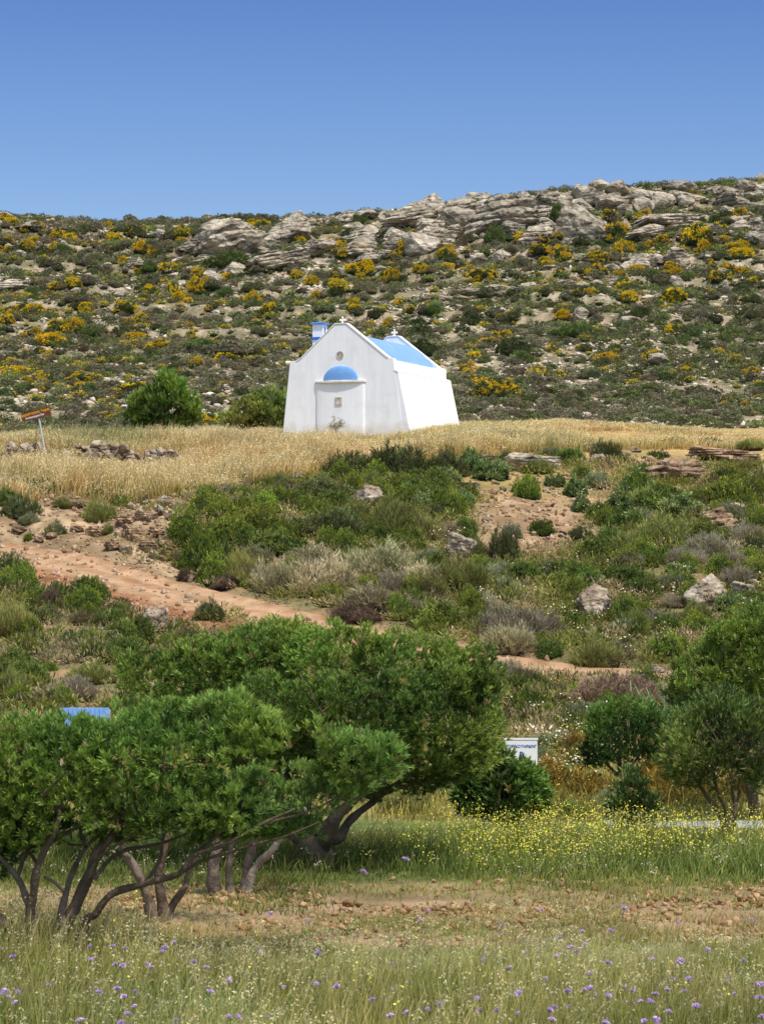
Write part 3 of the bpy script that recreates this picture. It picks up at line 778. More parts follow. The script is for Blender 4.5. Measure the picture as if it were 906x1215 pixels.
def meadow():
    rng = np.random.default_rng(5)
    # --- foreground meadow: clumped
    mb = MB()
    def field(y0, y1, dens, hr, wr, cb, ct, keep=None, lean=0.35, sh=None, hc=None, pxr=(-200, 1150), clump=0.8, cs=0.8, csd=0.2):
        x, y = scatter(y0, y1, dens, rng, pxr)
        pr = 0.5 + clump * fbm2(x, y, cs, 3, 50) * 1.6
        if keep is not None: pr = pr * keep(x, y)
        k = rng.random(len(x)) < pr
        x, y = x[k], y[k]; n = len(x)
        h = rng.uniform(hr[0], hr[1], n) * (1 + 0.5 * fbm2(x, y, 0.6, 3, 60)) * (1 - 0.62 * sstep(24.5, 29.5, y) * (1 - sstep(34.5, 39.5, y)) * np.maximum(sstep(100, 250, pxof(x, y)), sstep(30, 31, y)))
        w = rng.uniform(wr[0], wr[1], n)
        t = np.clip(0.5 + 0.9 * fbm2(x, y, 0.45, 4, 70) + 0.18 * rng.normal(size=n), 0, 1)
        cbb = GK * lerp(cb[0], cb[1], t) * (1 + 0.15 * rng.normal(size=(n, 1))); ctt = GK * lerp(ct[0], ct[1], t) * (1 + csd * rng.normal(size=(n, 1)))
        dk = (1 - 0.45 * sstep(35, 36.5, y) * (1 - sstep(41, 43, y)) * sstep(520, 440, pxof(x, y)))[:, None]; cbb = cbb * dk; ctt = ctt * dk  # shade under the crowns painted into the grass colour
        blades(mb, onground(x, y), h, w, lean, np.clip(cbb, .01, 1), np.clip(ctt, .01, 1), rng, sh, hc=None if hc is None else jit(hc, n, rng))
    gr_b = ((0.09, 0.12, 0.03), (0.16, 0.15, 0.045)); gr_t = ((0.17, 0.25, 0.055), (0.40, 0.38, 0.13))
    thin = lambda x, y: 1 - np.clip(0.90 - 0.8 * sstep(-0.1, 0.4, fbm2(x, y, 0.55, 3, 44)), 0, 1) * sstep(28.0, 31.0, y + 2.5 * fbm2(x, y, 0.5, 3, 3)) * (1 - sstep(35.4, 36.6, y)) * np.maximum(sstep(60, 230, pxof(x, y)), 0.8 * sstep(29.5, 30.5, y))
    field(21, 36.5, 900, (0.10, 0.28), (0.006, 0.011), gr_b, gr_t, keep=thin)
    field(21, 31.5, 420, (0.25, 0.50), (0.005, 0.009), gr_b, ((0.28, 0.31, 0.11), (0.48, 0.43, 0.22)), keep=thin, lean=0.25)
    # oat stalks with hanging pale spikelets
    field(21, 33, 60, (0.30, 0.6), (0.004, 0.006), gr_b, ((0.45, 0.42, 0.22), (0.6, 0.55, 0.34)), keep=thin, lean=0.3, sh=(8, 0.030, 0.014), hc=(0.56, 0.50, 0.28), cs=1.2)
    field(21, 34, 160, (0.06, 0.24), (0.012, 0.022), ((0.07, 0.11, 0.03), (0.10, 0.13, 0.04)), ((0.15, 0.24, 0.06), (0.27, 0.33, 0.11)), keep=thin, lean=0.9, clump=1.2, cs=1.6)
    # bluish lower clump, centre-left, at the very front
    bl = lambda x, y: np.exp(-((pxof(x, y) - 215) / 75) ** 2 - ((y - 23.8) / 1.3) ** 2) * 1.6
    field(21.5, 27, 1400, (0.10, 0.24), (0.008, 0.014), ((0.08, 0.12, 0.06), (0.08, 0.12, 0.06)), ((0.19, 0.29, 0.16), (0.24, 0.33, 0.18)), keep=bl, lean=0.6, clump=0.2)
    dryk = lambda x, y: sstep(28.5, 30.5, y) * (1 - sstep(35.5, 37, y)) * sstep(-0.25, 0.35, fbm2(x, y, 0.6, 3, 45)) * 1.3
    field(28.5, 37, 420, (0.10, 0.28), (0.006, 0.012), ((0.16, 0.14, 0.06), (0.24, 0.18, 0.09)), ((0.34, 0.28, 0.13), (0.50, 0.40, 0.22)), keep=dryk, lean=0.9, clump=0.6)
    tag(mb.obj('meadow_grass', M_GRASS), 'dry and green meadow grass with pale oat heads', 'grass', kind='stuff')
    # --- green belt round the olive trees, mustard at the right
    mb = MB()
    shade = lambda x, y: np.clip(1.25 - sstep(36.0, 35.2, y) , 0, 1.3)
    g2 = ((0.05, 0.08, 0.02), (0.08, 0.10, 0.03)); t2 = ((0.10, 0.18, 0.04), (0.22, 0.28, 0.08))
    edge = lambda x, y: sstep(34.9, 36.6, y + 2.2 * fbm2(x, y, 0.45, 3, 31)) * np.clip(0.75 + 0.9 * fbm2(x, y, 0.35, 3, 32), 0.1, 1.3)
    t2b = ((0.10, 0.18, 0.04), (0.34, 0.36, 0.12))
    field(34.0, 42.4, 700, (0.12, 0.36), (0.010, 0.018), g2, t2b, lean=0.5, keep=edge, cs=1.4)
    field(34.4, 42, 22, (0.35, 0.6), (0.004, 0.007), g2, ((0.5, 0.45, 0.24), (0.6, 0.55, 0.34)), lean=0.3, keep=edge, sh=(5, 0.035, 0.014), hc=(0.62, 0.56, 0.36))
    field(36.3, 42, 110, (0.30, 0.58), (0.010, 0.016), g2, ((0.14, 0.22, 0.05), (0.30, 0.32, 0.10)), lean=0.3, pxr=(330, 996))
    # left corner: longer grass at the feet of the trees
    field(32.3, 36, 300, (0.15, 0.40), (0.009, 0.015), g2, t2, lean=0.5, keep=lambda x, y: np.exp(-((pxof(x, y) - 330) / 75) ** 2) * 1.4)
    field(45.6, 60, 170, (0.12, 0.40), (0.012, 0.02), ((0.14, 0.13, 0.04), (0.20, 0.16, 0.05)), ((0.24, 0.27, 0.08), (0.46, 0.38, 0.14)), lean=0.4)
    tag(mb.obj('tall_green_grass', M_GRASS), 'tall green grass around the feet of the olive trees', 'grass', kind='stuff')
    # mustard: thin stems with yellow four-petalled heads
    mb = MB(); st = MB()
    for (y0, y1, dn, pxr, cx, wd, hh) in ((36.8, 42.4, 50, (440, 996), 640, 190, (0.25, 0.6)), (38.5, 42.4, 24, (600, 996), 860, 120, (0.3, 0.7)), (36.0, 40, 14, (400, 996), 560, 120, (0.2, 0.4)), (46, 57, 9, (430, 996), 680, 190, (0.3, 0.8)), (26, 31, 5, (60, 230), 130, 60, (0.3, 0.5)), (22, 28, 1.6, (0, 906), 450, 400, (0.3, 0.5))):
        x, y = scatter(y0, y1, dn, rng, pxr)
        k = rng.random(len(x)) < np.exp(-((pxof(x, y) - cx) / wd) ** 2) * np.clip(0.75 + 1.5 * fbm2(x, y, 0.5, 2, 90), 0, 1); x, y = x[k], y[k]; n = len(x)
        h = rng.uniform(*hh, n); p = onground(x, y)
        blades(st, p, h, np.full(n, 0.007), 0.15, jit((0.10, 0.14, 0.03), n, rng), jit((0.22, 0.28, 0.06), n, rng), rng)
        for q in range(6):
            off = rng.normal(size=(n, 3)) * np.array([0.05, 0.05, 0.07]); off[:, 0] += 0.25 * h
            c = p + np.stack([0 * h, 0 * h, h * 0.93], 1) + off
            pv = np.array([[-1, 0, 0], [0, -1, 0.2], [1, 0, 0], [0, 1, 0.2]]) * 0.5
            place(mb, pv, np.array([[0, 1, 2, 3]]), c, basis(rdir(n, rng) + np.array([0, -0.5, 0.7]), rng.uniform(0, 6, n)), rng.uniform(0.014, 0.027, n), jit((0.78, 0.68, 0.10), n, rng, 0.16))
    tag(mb.obj('mustard_blossom', M_FLOWER), 'small yellow mustard blossom scattered through the green grass', 'flowers', kind='stuff')
    tag(st.obj('mustard_stems', M_GRASS), 'thin green stems of the yellow mustard', 'flowers', kind='stuff')
    # clods of the ploughed strip
    mb = MB()
    me = PEB[0]; pv = np.array([v.co[:] for v in me.vertices]); pt = np.array([list(p.vertices) for p in me.polygons])
    x, y = scatter(28.6, 36.2, 260, rng, (-60, 996))
    k = rng.random(len(x)) < np.clip(0.35 + 1.6 * fbm2(x, y, 0.5, 2, 91), 0.05, 1) * sstep(28.5, 31, y); x, y = x[k], y[k]; n = len(x)
    p = onground(x, y, -0.02); sc = rng.uniform(0.012, 0.045, n) * rng.choice([1, 1, 1, 2.0], n); R = basis(np.tile([0, 0, 1.0], (n, 1)) + rng.normal(size=(n, 3)) * 0.3, rng.uniform(0, 6, n))
    V = np.einsum('nij,nvj->nvi', R, pv[None] * sc[:, None, None]) + p[:, None]
    C = np.repeat(lerp((0.22, 0.115, 0.055), (0.48, 0.31, 0.18), rng.random(n) ** 1.3)[:, None], len(pv), 1)
    mb.add(V.reshape(-1, 3), None, C.reshape(-1, 3), t=(pt[None] + (np.arange(n) * len(pv))[:, None, None]).reshape(-1, 3))
    tag(mb.obj('soil_clods', M_DIRT), 'loose ochre clods on the strip of ploughed soil', 'soil', kind='stuff')

def terrace_grass():
    rng = np.random.default_rng(6)
    mb = MB()
    def band(y0, y1, dens, hr, keep, cb, ct, sh=None, hc=None, w=(0.016, 0.03)):
        x, y = scatter(y0, y1, dens, rng, (-140, 1046))
        pr = keep(x, y); k = rng.random(len(x)) < pr; x, y = x[k], y[k]; n = len(x)
        px_ = pxof(x, y); h = rng.uniform(hr[0], hr[1], n) * (1 + 1.3 * fbm2(x, y, 0.42, 3, 61)) * (1 - 0.5 * sstep(113, 119, y)) * (1 - 0.42 * sstep(540, 760, px_)) * (1 - 0.62 * sstep(104.5, 105.5, y) * (1 - sstep(110, 110.6, y)) * sstep(225, 195, px_)) * (1 - 0.35 * np.exp(-((px_ - 440) / 110) ** 2) * sstep(108, 114, y))
        t = np.clip(0.5 + 1.1 * fbm2(x, y, 0.22, 4, 71) + 0.15 * rng.normal(size=n), 0, 1)
        blades(mb, onground(x, y), h, rng.uniform(w[0], w[1], n), 0.3, np.clip(lerp(cb[0], cb[1], t), 0, 1), np.clip(lerp(ct[0], ct[1], t) * (1 + 0.12 * rng.normal(size=(n, 1))), 0, 1), rng, sh, hc=None if hc is None else jit(hc, n, rng, 0.1), wind=(0.12, 0))
    def inchapel(x, y):
        c, s = math.cos(-CHPSI), math.sin(-CHPSI)
        dx, dy = x - CHX, y - CHY
        u = dx * math.cos(CHPSI) - dy * math.sin(CHPSI); v = dx * math.sin(CHPSI) + dy * math.cos(CHPSI)
        return (np.abs(u) < 2.7) & (v > -0.9) & (v < 6.2)
    def K(x, y):
        px = pxof(x, y)
        lo = np.interp(px, [-200, 0, 60, 200, 330, 400, 450, 560, 660, 760, 906, 1100], [93.5, 93.5, 95, 94.5, 99, 101, 105.5, 107, 107.5, 111, 116, 116])
        m = (1 - 0.5 * sstep(640, 820, px)) * sstep(0, 2.0, y - lo + 5.5 * fbm2(x, y, 0.22, 3, 5) - 0.5)
        wallgap = ((px > 0) & (px < 215) & (y > 107.6) & (y < 110.2))
        return m * (~wallgap) * (~inchapel(x, y)) * np.clip(0.62 + 1.5 * fbm2(x, y, 0.35, 3, 88), 0.08, 1)
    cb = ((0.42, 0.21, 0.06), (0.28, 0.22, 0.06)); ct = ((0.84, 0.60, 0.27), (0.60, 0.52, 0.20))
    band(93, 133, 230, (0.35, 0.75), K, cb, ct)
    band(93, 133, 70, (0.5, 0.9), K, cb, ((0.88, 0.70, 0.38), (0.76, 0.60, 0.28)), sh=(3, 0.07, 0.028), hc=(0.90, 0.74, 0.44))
    # greener rank strip behind the dry-stone wall and patches
    gk = lambda x, y: K(x, y) * np.exp(-((pxof(x, y) - 120) / 60) ** 2 - ((y - 116) / 4) ** 2)
    band(104, 126, 200, (0.6, 1.0), gk, ((0.16, 0.16, 0.05), (0.16, 0.16, 0.05)), ((0.40, 0.40, 0.16), (0.45, 0.42, 0.18)))
    gk2 = lambda x, y: K(x, y) * sstep(-0.02, 0.25, fbm2(x, y, 0.35, 3, 99))
    band(94, 125, 170, (0.25, 0.6), gk2, ((0.12, 0.15, 0.04), (0.12, 0.15, 0.04)), ((0.24, 0.30, 0.10), (0.36, 0.36, 0.14)))
    tag(mb.obj('golden_grass', M_GRASS), 'tall golden dry grass on the terrace around the white chapel', 'grass', kind='stuff')

def undergrowth():
    """low ground cover on the slope between the trees and the terrace"""
    rng = np.random.default_rng(8)
    mb = MB()
    x, y = scatter(53, 108, 34, rng, (-120, 1026))
    px = pxof(x, y); ty, hw = track_y(x, y)
    lo = np.interp(px, [-200, 0, 60, 200, 330, 400, 450, 560, 660, 760, 906, 1100], [93.5, 93.5, 95, 94.5, 99, 101, 105.5, 107, 107.5, 111, 116, 116])
    bare = np.exp(-((px - 625) / 60.0) ** 2 - ((y - 96) / 6) ** 2) * 1.3
    bank = ((y > ty) & (y < 94) & (px < 235)) * 0.42 + ((y < ty) & (y > ty - 6) & (px < 240)) * 0.75
    pr = np.clip(0.62 + 1.3 * fbm2(x, y, 0.35, 3, 12) - bare - bank * 1.5, 0, 1) * (np.abs(y - ty) > hw * 0.95) * (y < lo + 1)
    k = rng.random(len(x)) < pr; x, y, px = x[k], y[k], px[k]; n = len(x)
    tone = np.clip(0.5 + 1.1 * fbm2(x, y, 0.28, 3, 13), 0, 1); t2 = np.clip(0.5 + 1.3 * fbm2(x, y, 0.6, 3, 14), 0, 1)
    col = lerp((0.09, 0.115, 0.025), (0.26, 0.285, 0.06), tone)
    dry = sstep(0.62, 0.85, t2); col = mixc(col, (0.42, 0.34, 0.17), dry)
    br = sstep(0.75, 0.95, 1 - t2); col = mixc(col, (0.21, 0.155, 0.10), br * 0.9)
    col *= 1 + 0.2 * rng.normal(size=(n, 1))
    p = onground(x, y, 0.0); var = rng.integers(0, 5, n)
    for v in range(5):
        pv, pq, pt = tuft_proto(16, 0.085, 0.026 if v < 3 else 0.012, (15, 85), rng, base_r=0.14)
        s = var == v
        place(mb, pv, pq, p[s], basis(np.tile([0, 0, 1.0], (s.sum(), 1)) + rng.normal(size=(s.sum(), 3)) * 0.25, rng.uniform(0, 6, s.sum())), rng.uniform(0.6, 2.0, s.sum()), col[s], pt)
    tag(mb.obj('ground_cover', M_BUSH), 'low mixed green and dry ground cover on the slope', 'ground cover', kind='stuff')
    # white and cream everlasting flowers in the ground cover
    fl = MB()
    for (cx, cy, rx, ry, m) in ((730, 690, 120, 40, 260), (820, 700, 110, 60, 330), (640, 760, 60, 40, 90), (690, 735, 50, 18, 110), (765, 770, 50, 14, 70), (860, 640, 60, 30, 90), (535, 640, 18, 10, 60), (560, 715, 40, 12, 60), (715, 880, 40, 60, 260), (660, 915, 50, 50, 260), (280, 650, 60, 30, 40), (730, 620, 40, 25, 60), (770, 905, 60, 40, 140), (625, 880, 30, 30, 60), (700, 605, 40, 15, 50)):
        g = max(2, m // 17)
        for _ in range(g):
            q = hit(cx + rng.normal() * rx * 0.6, min(930, cy + rng.normal() * ry * 0.6), 50)
            nn = 9; c = np.array(q)[None] + rng.normal(size=(nn, 3)) * np.array([0.17, 0.15, 0.07]) + np.array([0, 0, rng.uniform(0.25, 0.5)])
            pv = np.array([[-1, 0, 0], [0, -1, 0.15], [1, 0, 0], [0, 1, 0.15]]) * 0.5
            place(fl, pv, np.array([[0, 1, 2, 3]]), c, basis(rdir(nn, rng) * 0.5 + np.array([0, -0.6, 0.7]), rng.uniform(0, 6, nn)), rng.uniform(0.025, 0.06, nn), jit((0.74, 0.66, 0.48), nn, rng, 0.12))
    tag(fl.obj('cream_blossom', M_FLOWER), 'tiny cream and white blossom among the shrubs of the slope', 'flowers', kind='stuff')
    # rubble and pebbles on bank, track side and bare soil
    mb = MB(); me = PEB[1]; pv = np.array([v.co[:] for v in me.vertices]); pt = np.array([list(q.vertices) for q in me.polygons])
    x, y = scatter(66, 112, 26, rng, (-100, 996)); px = pxof(x, y); ty, hw = track_y(x, y)
    w = np.exp(-((px - 625) / 80.0) ** 2 - ((y - 96) / 8) ** 2) + ((y > ty) & (y < 94) & (px < 235)) * 0.9 + ((y < ty) & (y > ty - 6) & (px < 260)) * 1.0 + (np.abs(y - ty) < hw * 1.05) * 0.12 + 0.06 + np.exp(-((px - 820) / 110.0) ** 2 - ((y - 106) / 3) ** 2)
    k = rng.random(len(x)) < w; x, y = x[k], y[k]; n = len(x)
    sc = rng.uniform(0.025, 0.075, n)[:, None] * rng.choice([1, 1, 1, 1, 2.2], n)[:, None] * rng.uniform(0.5, 1.4, (n, 3)); R = basis(rdir(n, rng) * 0.5 + [0, 0, 1], rng.uniform(0, 6, n))
    V = np.einsum('nij,nvj->nvi', R, pv[None] * sc[:, None]) + onground(x, y, -0.01)[:, None]
    C = np.repeat(lerp((0.30, 0.17, 0.095), (0.52, 0.40, 0.29), rng.random(n) ** 1.5)[:, None], len(pv), 1)
    mb.add(V.reshape(-1, 3), None, C.reshape(-1, 3), t=(pt[None] + (np.arange(n) * len(pv))[:, None, None]).reshape(-1, 3))
    tag(mb.obj('gravel', M_DIRT), 'loose pebbles and rubble beside the dirt track', 'gravel', kind='stuff')

# ------------------------------------------------------------------ chapel
CHPSI = math.radians(22)
def weather(m):
    nt = m.node_tree; b = nt.nodes['Principled BSDF']; src = b.inputs['Base Color'].links[0].from_socket
    tc = N(nt, 'ShaderNodeTexCoord'); mp = N(nt, 'ShaderNodeMapping'); mp.inputs['Scale'].default_value = (3.2, 3.2, 0.35)
    nt.links.new(tc.outputs['Object'], mp.inputs['Vector'])
    no = N(nt, 'ShaderNodeTexNoise'); no.inputs['Scale'].default_value = 1.6; no.inputs['Detail'].default_value = 8; nt.links.new(mp.outputs[0], no.inputs['Vector'])
    mr = N(nt, 'ShaderNodeMapRange'); mr.inputs[1].default_value = 0.40; mr.inputs[2].default_value = 0.62; mr.inputs[3].default_value = 0.955; mr.inputs[4].default_value = 1.01; nt.links.new(no.outputs['Fac'], mr.inputs[0])
    sp = N(nt, 'ShaderNodeSeparateXYZ'); nt.links.new(tc.outputs['Object'], sp.inputs[0])
    n2 = N(nt, 'ShaderNodeTexNoise'); n2.inputs['Scale'].default_value = 2.5; n2.inputs['Detail'].default_value = 6; nt.links.new(tc.outputs['Object'], n2.inputs['Vector'])
    ad = N(nt, 'ShaderNodeMath', operation='MULTIPLY_ADD'); ad.inputs[1].default_value = -0.9; nt.links.new(n2.outputs['Fac'], ad.inputs[0]); nt.links.new(sp.outputs['Z'], ad.inputs[2])
    ft = N(nt, 'ShaderNodeMapRange'); ft.inputs[1].default_value = -0.6; ft.inputs[2].default_value = 0.15; ft.inputs[3].default_value = 0.0; ft.inputs[4].default_value = 1.0; nt.links.new(ad.outputs[0], ft.inputs[0])
    vm = N(nt, 'ShaderNodeVectorMath', operation='SCALE'); nt.links.new(src, vm.inputs[0]); nt.links.new(mr.outputs[0], vm.inputs['Scale'])
    mx = N(nt, 'ShaderNodeMix', data_type='RGBA'); mx.inputs['A'].default_value = (0.60, 0.53, 0.43, 1); nt.links.new(ft.outputs[0], mx.inputs['Factor']); nt.links.new(vm.outputs[0], mx.inputs['B'])
    nt.links.new(mx.outputs['Result'], b.inputs['Base Color'])
CHX, CHY = (P(404, 515, 121).x, 121.0)
M_WALL = plain('whitewash', (0.86, 0.87, 0.91), rough=0.9, nscale=1.3, nmix=0.05, bump=0.004, spec=0.1, stain=(0.83, 0.84, 0.87))
weather(M_WALL)
M_COPE = plain('whitewash_edge', (0.86, 0.86, 0.84), rough=0.9, nscale=3.0, nmix=0.05, bump=0.01, spec=0.1, stain=(0.78, 0.74, 0.66))
M_VAULT = plain('pale_blue_paint', (0.175, 0.315, 0.60), rough=0.85, nscale=1.5, nmix=0.12, bump=0.004, spec=0.1, stain=(0.24, 0.38, 0.62))
M_BLUE = plain('blue_paint', (0.14, 0.30, 0.62), rough=0.75, nscale=2.5, nmix=0.12, bump=0.006, spec=0.2, stain=(0.19, 0.42, 0.74))
M_BLUED = plain('deep_blue_paint', (0.035, 0.15, 0.55), rough=0.7, nscale=3, nmix=0.1)
M_STONE = plain('carved_stone', (0.50, 0.46, 0.40), rough=0.9, nscale=6, nmix=0.3, bump=0.01, spec=0.1)
M_DARK = plain('dark_opening', (0.03, 0.025, 0.02), rough=0.9)

def chapel():
    zc = zrow(518, 121)
    root = empty('chapel', (CHX, CHY, zc), -CHPSI)
    tag(root, 'small whitewashed chapel with blue barrel roof, apse and bell tower on the golden terrace', 'chapel')
    ZL = -0.9
    B = lambda x, z: x * (1 + (0.045 if x < 0 else 0.06) * (1 - max(0, z) / 3.2)) if z < 3.2 else x
    # east gable wall (facing the viewer), battered at the foot
    def gable(y0, y1, name, top=4.64, bat=True):
        hw = 2.28
        prof = [(-hw, 3.17), (-1.98, 3.17), (-1.86, 3.21), (-1.72, 3.31), (-0.24, top), (0.24, top), (2.02, 3.22), (2.1, 3.18), (hw + 0.05, 3.16)]
        foot = [(hw + 0.24, 1.8), (hw + 0.48, 0), (hw + 0.60, ZL), (-hw - 0.44, ZL), (-hw - 0.33, 0)]
        if not bat: foot = [(hw + 0.05, ZL), (-hw - 0.1, ZL)]
        bm = bmesh.new(); extrude_profile(bm, prof + foot, y0, y1)
        bmesh.ops.bevel(bm, geom=[e for e in bm.edges if e.calc_length() < 99], offset=0.025, segments=2, affect='EDGES', clamp_overlap=True)
        o = bm_obj(name, bm, M_WALL, root)
        # pale rounded coping on the slopes
        bm = bmesh.new()
        for a, b in zip(prof[1:-2], prof[2:-1]):
            dx, dz = b[0] - a[0], b[1] - a[1]; L = math.hypot(dx, dz); nx, nz = -dz / L * 0.035, dx / L * 0.035
            q = [(a[0], a[1] + 0.003), (b[0], b[1] + 0.003), (b[0] + nx, b[1] + nz + 0.003), (a[0] + nx, a[1] + nz + 0.003)]
            extrude_profile(bm, q, y0 - 0.025, y1 + 0.025)
        bm_obj('coping', bm, M_COPE, o)
        return o
    gable(0, 0.32, 'gable_wall')
    LEN = 6.1
    gable(LEN - 0.3, LEN, 'gable_wall', 4.6, False)
    # side walls
    bm = bmesh.new(); bx(bm, 1.9, 2.30, 0.323, LEN - 0.303, ZL, 3.10); bmesh.ops.bevel(bm, geom=bm.edges[:], offset=0.02, segments=2, affect='EDGES')
    bm_obj('side_wall', bm, M_WALL, root)
    bm = bmesh.new(); bx(bm, -2.26, -1.86, 0.323, LEN - 0.303, ZL, 3.10); bmesh.ops.bevel(bm, geom=bm.edges[:], offset=0.02, segments=2, affect='EDGES')
    bm_obj('side_wall', bm, M_WALL, root)
    # battered buttress along the whole south side
    bm = bmesh.new()
    y0, y1 = 0.0, LEN + 0.02
    prof = [(2.36, 2.62), (2.52, 2.60), (3.08, 0.0), (3.27, ZL), (2.36, ZL)]
    extrude_profile(bm, prof, y0 + 0.01, y1)
    # flare the far end a little in plan
    o = bm_obj('buttress_wall', bm, M_WALL, root)
    bm = bmesh.new(); extrude_profile(bm, [(2.33, 2.64), (2.33, 2.70), (2.46, 2.68), (2.53, 2.62), (2.53, 2.58)], y0 - 0.01, y1 + 0.01)
    bm_obj('coping', bm, M_COPE, o)
    # barrel vault
    bm = bmesh.new(); n = 28; c = 0.02; r = 1.93; rise = 1.22; z0 = 3.04
    a = []; b = []
    for i in range(n + 1):
        t = 1 - 2 * i / n; x = c + r * t; z = z0 + rise * (1 - abs(t) ** 2.6)
        a.append(bm.verts.new((x, 0.30, z))); b.append(bm.verts.new((x, LEN - 0.28, z)))
    for i in range(n): bm.faces.new((a[i], a[i + 1], b[i + 1], b[i]))
    bm_obj('vault_roof', bm, M_VAULT, root, smooth=True)
    # apse with ledge and blue half dome
    bm = bmesh.new(); n = 28
    rings = []
    for z, k in ((ZL, 1.0), (0, 1.0), (2.20, 1.0)):
        rings.append([bm.verts.new((1.07 * k * math.cos(math.pi + math.pi * i / n), 0.01 - 0.13 * k * abs(math.sin(math.pi * i / n)) ** 0.5, z)) for i in range(n + 1)])
    for ra, rb in zip(rings, rings[1:]):
        for i in range(n): bm.faces.new((ra[i], ra[i + 1], rb[i + 1], rb[i]))
    bm.faces.new(rings[-1])
    apse = bm_obj('apse', bm, M_WALL, root)
    bm = bmesh.new()
    def ring(rx, ry, z): return [bm.verts.new((rx * math.cos(math.pi + math.pi * i / n), 0.005 + ry * math.sin(math.pi + math.pi * i / n), z)) for i in range(n + 1)]
    rr = [ring(1.05, 0.13, 2.203), ring(1.14, 0.24, 2.215), ring(1.14, 0.24, 2.285), ring(0.7, 0.16, 2.31)]
    for ra, rb in zip(rr, rr[1:]):
        for i in range(n): bm.faces.new((ra[i], ra[i + 1], rb[i + 1], rb[i]))
    bm.faces.new(rr[-1])
    bm_obj('ledge', bm, plain('ledge_stone', (0.72, 0.68, 0.61), rough=0.9, nscale=5, nmix=0.15), apse)
    bm = bmesh.new(); m = 12; rings = []
    for j in range(m + 1):
        e = (math.pi / 2) * j / m; k = math.cos(e) ** 0.9 if j < m else 0.001
        rings.append([bm.verts.new((0.77 * k * math.cos(math.pi + math.pi * i / n), 0.002 + 0.16 * k * math.sin(math.pi + math.pi * i / n), 2.313 + 0.60 * math.sin(e))) for i in range(n + 1)])
    for ra, rb in zip(rings, rings[1:]):
        for i in range(n): bm.faces.new((ra[i], ra[i + 1], rb[i + 1], rb[i]))
    bm_obj('half_dome', bm, M_BLUE, apse, smooth=True)
    # apse window: stone frame with a slit
    w = empty('window', (-0.03, -0.125, 1.46)); w.parent = apse
    bm = bmesh.new()
    bx(bm, -0.15, -0.06, -0.03, 0.06, -0.16, 0.16); bx(bm, 0.06, 0.15, -0.03, 0.06, -0.16, 0.16); bx(bm, -0.058, 0.058, -0.03, 0.06, 0.10, 0.16); bx(bm, -0.058, 0.058, -0.03, 0.06, -0.16, -0.12)
    bx(bm, -0.058, -0.03, -0.02, 0.06, -0.118, 0.098); bx(bm, 0.03, 0.058, -0.02, 0.06, -0.118, 0.098)
    bm_obj('window_frame', bm, M_STONE, apse).location = w.location
    bm = bmesh.new(); bx(bm, -0.03, 0.03, 0.01, 0.05, -0.118, 0.098); q = bm_obj('window_slit', bm, M_DARK, apse); q.location = w.location
    bpy.data.objects.remove(w)
    # round carved window high in the gable
    bm = bmesh.new(); seg = 24
    for (r0, r1, ya, yb) in ((0.125, 0.165, -0.02, 0.02),):
        A = [[bm.verts.new((r * math.cos(2 * math.pi * i / seg), y, r * math.sin(2 * math.pi * i / seg))) for i in range(seg)] for r, y in ((r0, ya), (r1, ya), (r1, yb), (r0, yb))]
        for k in range(4):
            for i in range(seg): bm.faces.new((A[k][i], A[k][(i + 1) % seg], A[(k + 1) % 4][(i + 1) % seg], A[(k + 1) % 4][i]))
    bx(bm, -0.018, 0.018, -0.015, 0.015, -0.125, 0.125); bx(bm, -0.125, -0.02, -0.015, 0.015, -0.018, 0.018); bx(bm, 0.02, 0.125, -0.015, 0.015, -0.018, 0.018)
    for sx, sz in ((1, 1), (1, -1), (-1, 1), (-1, -1)):
        A = [bm.verts.new((sx * 0.062 + 0.03 * math.cos(i * math.pi / 4), -0.012, sz * 0.062 + 0.03 * math.sin(i * math.pi / 4))) for i in range(8)]; bm.faces.new(A)
    rose = bm_obj('round_window', bm, M_STONE, root); rose.location = (-0.02, -0.005, 3.36)
    bm = bmesh.new(); bmesh.ops.create_cone(bm, cap_ends=True, segments=24, radius1=0.13, radius2=0.13, depth=0.012, matrix=Matrix.Rotation(math.pi / 2, 4, 'X'))
    q = bm_obj('window_recess', bm, plain('brown_recess', (0.16, 0.13, 0.09), rough=0.9, nscale=9, nmix=0.5), rose); q.location = (0, 0.0, 0)  # mottled dark brown disc behind the carved ring
    # crosses with rounded arm ends
    def cross(x, y, z, s):
        bm = bmesh.new()
        bx(bm, -0.035, 0.035, -0.03, 0.03, -0.02, 0.27)
        bx(bm, -0.11, -0.036, -0.028, 0.028, 0.135, 0.195); bx(bm, 0.036, 0.11, -0.028, 0.028, 0.135, 0.195)
        for cx, cz in ((-0.115, 0.165), (0.115, 0.165), (0, 0.285)):
            bmesh.ops.create_uvsphere(bm, u_segments=12, v_segments=8, radius=0.052, matrix=Matrix.Translation((cx, 0, cz)))
        bx(bm, -0.075, 0.075, -0.06, 0.06, -0.03, 0.03)
        o = bm_obj('cross', bm, M_COPE, root); o.location = (x, y, z); o.scale = (s, s, s)
    cross(0.02, 0.16, 4.67, 0.85); cross(0, LEN - 0.15, 4.64, 0.88)
    # water spout at the left shoulder
    bm = bmesh.new(); bmesh.ops.create_cone(bm, cap_ends=True, segments=12, radius1=0.075, radius2=0.06, depth=0.22, matrix=Matrix.Translation((-2.36, 0.16, 3.12)) @ Matrix.Rotation(math.pi / 2, 4, 'Y'))
    bmesh.ops.create_uvsphere(bm, u_segments=12, v_segments=8, radius=0.085, matrix=Matrix.Translation((-2.47, 0.16, 3.12)))
    bm_obj('water_spout', bm, M_COPE, root)
    # bell tower over the left side wall
    tx, ty = -1.68, 1.75; hw = 0.235
    zt = 4.82
    bm = bmesh.new()
